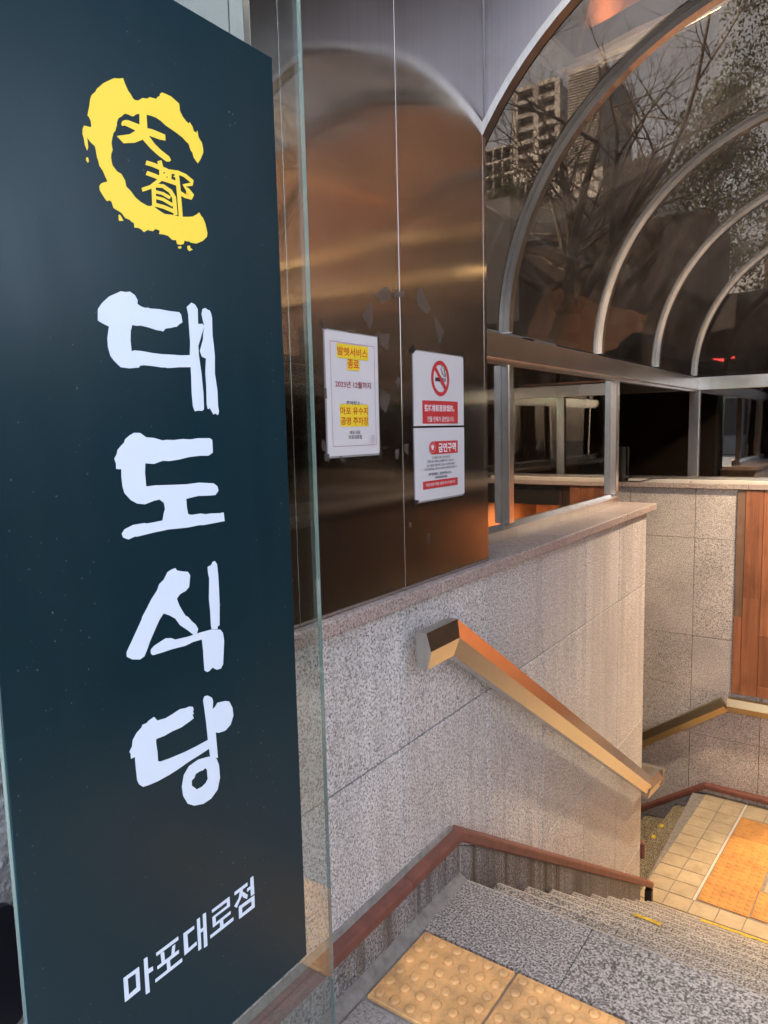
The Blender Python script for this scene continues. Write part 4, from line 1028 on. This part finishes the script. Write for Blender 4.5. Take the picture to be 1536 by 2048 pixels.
MB().box(-0.24, 2.05, 6.61, 8.19, 2.03, 2.13).build("ceiling", M_DARKROOM, er)

# ------------------------------------------------------------------ surroundings seen through and mirrored in the glass
def brick_mat():
    m, nt, p = new_mat("orange brick")
    tc = N(nt, "ShaderNodeTexCoord")
    mp = N(nt, "ShaderNodeMapping"); mp.inputs["Rotation"].default_value = (R(90), 0, R(90))
    nt.links.new(tc.outputs["Object"], mp.inputs[0])
    b = N(nt, "ShaderNodeTexBrick")
    b.inputs["Color1"].default_value = (0.30, 0.19, 0.14, 1); b.inputs["Color2"].default_value = (0.25, 0.155, 0.115, 1); b.inputs["Mortar"].default_value = (0.20, 0.12, 0.09, 1)
    b.inputs["Scale"].default_value = 1.0; b.inputs["Mortar Size"].default_value = 0.012
    b.inputs["Brick Width"].default_value = 0.42; b.inputs["Row Height"].default_value = 0.085
    nt.links.new(mp.outputs[0], b.inputs["Vector"])
    nt.links.new(b.outputs[0], p.inputs["Base Color"])
    p.inputs["Roughness"].default_value = 0.8
    return m
M_BRICK = brick_mat()
M_CREAM = plain("cream string course", (0.78, 0.60, 0.34), 0.6)
br = thing("brick_building", "sunlit orange brick building across the street", "building", (11, 6, 0))
MB().box(14.0, 20.0, -4.0, 5.2, 0, 4.6).build("wall", M_BRICK, br)
for k in range(2):
    for j in range(2):
        if j == 0: MB().box(13.93, 13.999, -2.8 + 3.6 * k, -1.0 + 3.6 * k, 1.4 + 3.0 * j, 3.0 + 3.0 * j).build("window", M_WIN, br)
for z in (3.4, 4.4):
    MB().box(13.85, 13.998, -4.0, 5.2, z, z + .14).build("string_course", M_GOLD, br)
b2 = thing("brick_building", "sunlit orange brick corner building beyond the end of the vault", "building", (9, 14, 0))
MB().box(5.2, 14.5, 14.0, 22.0, 0, 8.6).build("wall", M_BRICK, b2)
for z in (4.72, 5.62):
    MB().box(5.05, 14.5, 13.80, 13.998, z, z + .2).build("string_course", M_CREAM, b2)
    MB().box(5.05, 5.198, 14.0, 22.0, z, z + .2).build("string_course", M_CREAM, b2)
for k in range(4):
    MB().box(5.8 + 2.2 * k, 7.2 + 2.2 * k, 13.93, 13.999, 1.0, 4.2).build("shop_window", M_WIN, b2)
tf = thing("added_fence", "added unseen dark fence right of the stairwell, darkening the mirrored windows", "fence", (3.3, 5, 0))
for i in range(44):
    MB().box(3.30, 3.33, 0.6 + .215 * i, 0.6 + .215 * i + .205, 0.05, 2.15 + random.uniform(-.006, .006)).build("board", M_WOOD2, tf)  # unseen boards added to darken the reflected view through the right windows
for z in (0.5, 1.7):
    MB().box(3.331, 3.38, 0.6, 10.05, z, z + .09).build("fence_bar", M_WOOD2, tf)
mbd = thing("sun_block_building", "added unseen building left of the entrance that blocks the sun", "building", (-11, -3, 0))  # added out of view to keep the sun off the stairs
MB().box(-18, -6.0, -10, 7.0, 0, 8.4).build("wall", plain("dark cladding", (0.10, 0.08, 0.07), 0.6, nscale=1.0), mbd)
for j in range(3):
    for k in range(4):
        MB().box(-5.999, -5.94, -5.4 + 3.2 * k, -3.6 + 3.2 * k, 0.8 + 2 * j, 2.2 + 2 * j).build("window", M_WIN, mbd)
lb = thing("low_building", "low dark annex behind the left windows", "building", (-4, 1, 0))
MB().box(-5.4, -2.2, -0.9, 3.8, 0, 3.0).build("wall", M_DARKROOM, lb)
M_STONE2 = plain("grey office cladding", (0.14, 0.135, 0.13), 0.7, nscale=1.0)
sb = thing("street_building", "pale office building across the street behind the viewer", "building", (0, -20, 0))
MB().box(-8, 24, -32, -26, 0, 6.0).build("wall", M_STONE2, sb)
for j in range(2):
    for k in range(10):
        MB().box(-6 + 2.8 * k, -4.2 + 2.8 * k, -25.999, -25.94, 1.0 + 2.6 * j, 2.6 + 2.6 * j).build("window", M_WIN, sb)
ns = thing("neon_sign", "small neon shop sign on a post across the street", "sign", (-1.8, -4.2, 2.2))
MB().box(-2.15, -1.45, -4.3, -4.2, 2.45, 3.05, .01).build("board", M_BLACK, ns)
for i, (z, c) in enumerate(((2.56, (0.05, 0.9, 0.3)), (2.70, (1.0, 0.55, 0.25)), (2.86, (0.95, 0.08, 0.10)))):
    MB().tube([(-2.05 + .05 * i, -4.185, z), (-1.85, -4.185, z + .03), (-1.7, -4.185, z), (-1.55, -4.185, z + .04)], 0.018, 6).build("neon_tube", plain("neon %d" % i, c, 0.4, emit=60.0), ns)
MB().tube([(-1.8, -4.25, 0), (-1.8, -4.25, 2.45)], 0.04, 8).build("post", M_DARKM, ns)

def tower(name, label, x0, x1, y, z0, z1, cols, rows, depth, m=M_WHITEC, fr=0.12):
    t = thing(name, label, "building", ((x0 + x1) / 2, y, 0))
    MB().box(x0 + .02, x1 - .02, y + 0.35, y + depth, 0, z1 - .02).build("wall", M_WIN, t)
    mb = MB(); cw = (x1 - x0) / cols; rh = (z1 - z0) / rows
    for i in range(cols + 1):
        mb.box(x0 + cw * i - fr * cw, x0 + cw * i + fr * cw, y, y + .349, 0, z1)
    for j in range(rows + 1):
        for i in range(cols):
            mb.box(x0 + cw * i + fr * cw + .001, x0 + cw * (i + 1) - fr * cw - .001, y + .01, y + .34, z0 + rh * j - fr * rh * 1.3, z0 + rh * j + fr * rh * 1.3)
    mb.build("lattice_frame", m, t)
    MB().box(x0, x1, y + .002, y + .348, 0, z0 - fr * rh * 1.4).build("wall", m, t) if z0 > 1 else None
    return t
tower("office_tower", "pale office tower with a two column lattice of dark windows seen through the vault", -12.6, -10.7, 30, 12.6, 15.9, 2, 6, 6)
tower("office_tower", "smaller lattice fronted block low between the second and third ribs", -8.1, -6.6, 30, 9.9, 11.9, 3, 4, 5)
tower("office_tower", "dark block with thin pale window bars beside the pillar", -14.6, -12.8, 31, 11.2, 14.2, 4, 5, 4, fr=.06)
lv = thing("louvred_block", "block with horizontal louvres behind the bare tree", "building", (-8.8, 28, 0))
MB().box(-9.6, -8.2, 28.3, 32, 0, 15.2).build("wall", M_WHITEC, lv)
mb = MB()
for k in range(34):
    mb.box(-9.5, -8.3, 28.0, 28.28, 11.6 + .1 * k, 11.64 + .1 * k)
mb.build("louvre_bank", M_WHITEC, lv)
cw = thing("concrete_wall", "tall stained concrete yard wall seen through the first vault pane", "wall", (-3.9, 9.5, 0))
MB().box(-5.8, -3.35, 9.6, 9.9, 0, 4.75).build("wall", M_CONC, cw)
cw2 = thing("concrete_parapet", "long concrete parapet running behind the second rib", "wall", (-6, 16, 0))
MB().convex_prism([(9.95, 4.3), (26, 8.2), (26, 9.3), (9.95, 5.3)], 'X', -6.4, -6.1).build("parapet", M_CONC, cw2)
MB().box(-6.4, -6.1, 9.95, 26, 0, 4.2).build("wall", M_DARKROOM, cw2)
fd = thing("yard_building", "long dark building low behind the vault", "building", (-2, 14, 0))
MB().box(-1.4, 2.0, 13.0, 15.0, 0, 3.6).build("wall", M_DARKROOM, fd)
MB().box(-5.0, -1.41, 13.0, 15.0, 0, 5.0).build("wall", M_DARKROOM, fd)

def grow(mb, p, dirv, length, rad, depth, rnd, out):
    n = 4
    pts = [p.copy()]; rads = [rad]
    d = dirv.normalized()
    for i in range(n):
        d = (d + Vector((rnd.uniform(-1, 1), rnd.uniform(-1, 1), rnd.uniform(-.6, .9))) * 0.16).normalized()
        pts.append(pts[-1] + d * length / n); rads.append(rad * (1 - 0.55 * (i + 1) / n))
    mb.tube(pts, rads, 6 if rad > .03 else 4)
    if depth == 0:
        return
    for k in range(rnd.randint(3, 4)):
        i = rnd.randint(1, n)
        ax = Vector((rnd.uniform(-1, 1), rnd.uniform(-1, 1), rnd.uniform(-.3, .8))).normalized()
        grow(mb, pts[i], (d * 0.55 + ax * 0.8), length * rnd.uniform(.55, .78), rads[i] * .72, depth - 1, rnd, out)
def bare_tree(label, x, y, h, seed, group="bare street trees", depth=5):
    rnd = random.Random(seed)
    t = thing("bare_tree", label, "tree", (x, y, 0), group)
    mb = MB()
    pts = [Vector((x, y, 0)), Vector((x + .05, y, h * .18)), Vector((x - .03, y + .06, h * .36))]
    mb.tube(pts, [h * .022, h * .018, h * .015], 10)
    mb.build("trunk", M_BARK, t)
    mb = MB()
    for k in range(4):
        a = 2 * math.pi * k / 4 + rnd.uniform(-.4, .4)
        grow(mb, pts[2], Vector((math.cos(a) * .7, math.sin(a) * .7, 1.0)), h * .30, h * .011, depth, rnd, None)
    mb.build("branches", M_BARK, t)
bare_tree("bare winter tree rising in front of the lattice tower", -3.2, 11.6, 9.0, 3)
bare_tree("bare street tree before the brick building", 4.4, 8.6, 8.5, 11)
bare_tree("bare street tree further along the brick building", 3.4, 12.0, 8.0, 12)
bare_tree("bare street tree near the street corner", 5.6, 2.5, 8.0, 14)

def evergreen(label, x, y, h, r, seed, n=15000):
    rnd = random.Random(seed)
    t = thing("evergreen_tree", label, "tree", (x, y, 0), "dark evergreens behind the vault")
    mb = MB(); mb.tube([(x, y, 0), (x, y, h * .5), (x, y, h * .9)], [.18, .12, .03], 8); mb.build("trunk", M_BARK, t)
    bm = bmesh.new()
    clumps = []
    for k in range(70):
        zz = rnd.uniform(.22, 1.0); rr = r * (1.05 - zz * .75) * math.sqrt(rnd.random())
        a = rnd.uniform(0, 6.283)
        clumps.append(Vector((x + rr * math.cos(a), y + rr * math.sin(a), h * zz)))
    for i in range(n):
        c = clumps[rnd.randrange(len(clumps))]
        p = c + Vector((rnd.gauss(0, .30), rnd.gauss(0, .30), rnd.gauss(0, .24)))
        u = Vector((rnd.uniform(-1, 1), rnd.uniform(-1, 1), rnd.uniform(-1, 1))).normalized(); v = u.orthogonal().normalized()
        s = rnd.uniform(.035, .085)
        bm.faces.new([bm.verts.new(p + u * s + v * s * .1), bm.verts.new(p + v * s * .5), bm.verts.new(p - u * s), bm.verts.new(p - v * s * .5)])
    me = bpy.data.meshes.new("crown"); bm.to_mesh(me); bm.free(); me.materials.append(M_LEAF)
    o = bpy.data.objects.new("crown", me); COL.objects.link(o); o.parent = t; o.location = -Vector((x, y, 0))
for i, (x, y, h, r) in enumerate(((-3.0, 21.5, 10.5, 2.4), (0.4, 22.5, 12.5, 2.8), (3.6, 26, 12.0, 2.6), (-8.0, 20.0, 8.5, 2.2), (-2.2, 26.5, 16.5, 3.6), (1.9, 28.5, 17.5, 3.6))):
    evergreen(["dense dark evergreen behind the third rib", "tallest dark evergreen over the far end of the vault", "dark evergreen right of the tallest one", "dark evergreen in front of the office towers", "tall broad evergreen rising behind the third rib", "second tall broad evergreen at the back right"][i], x, y, h, r, 40 + i)
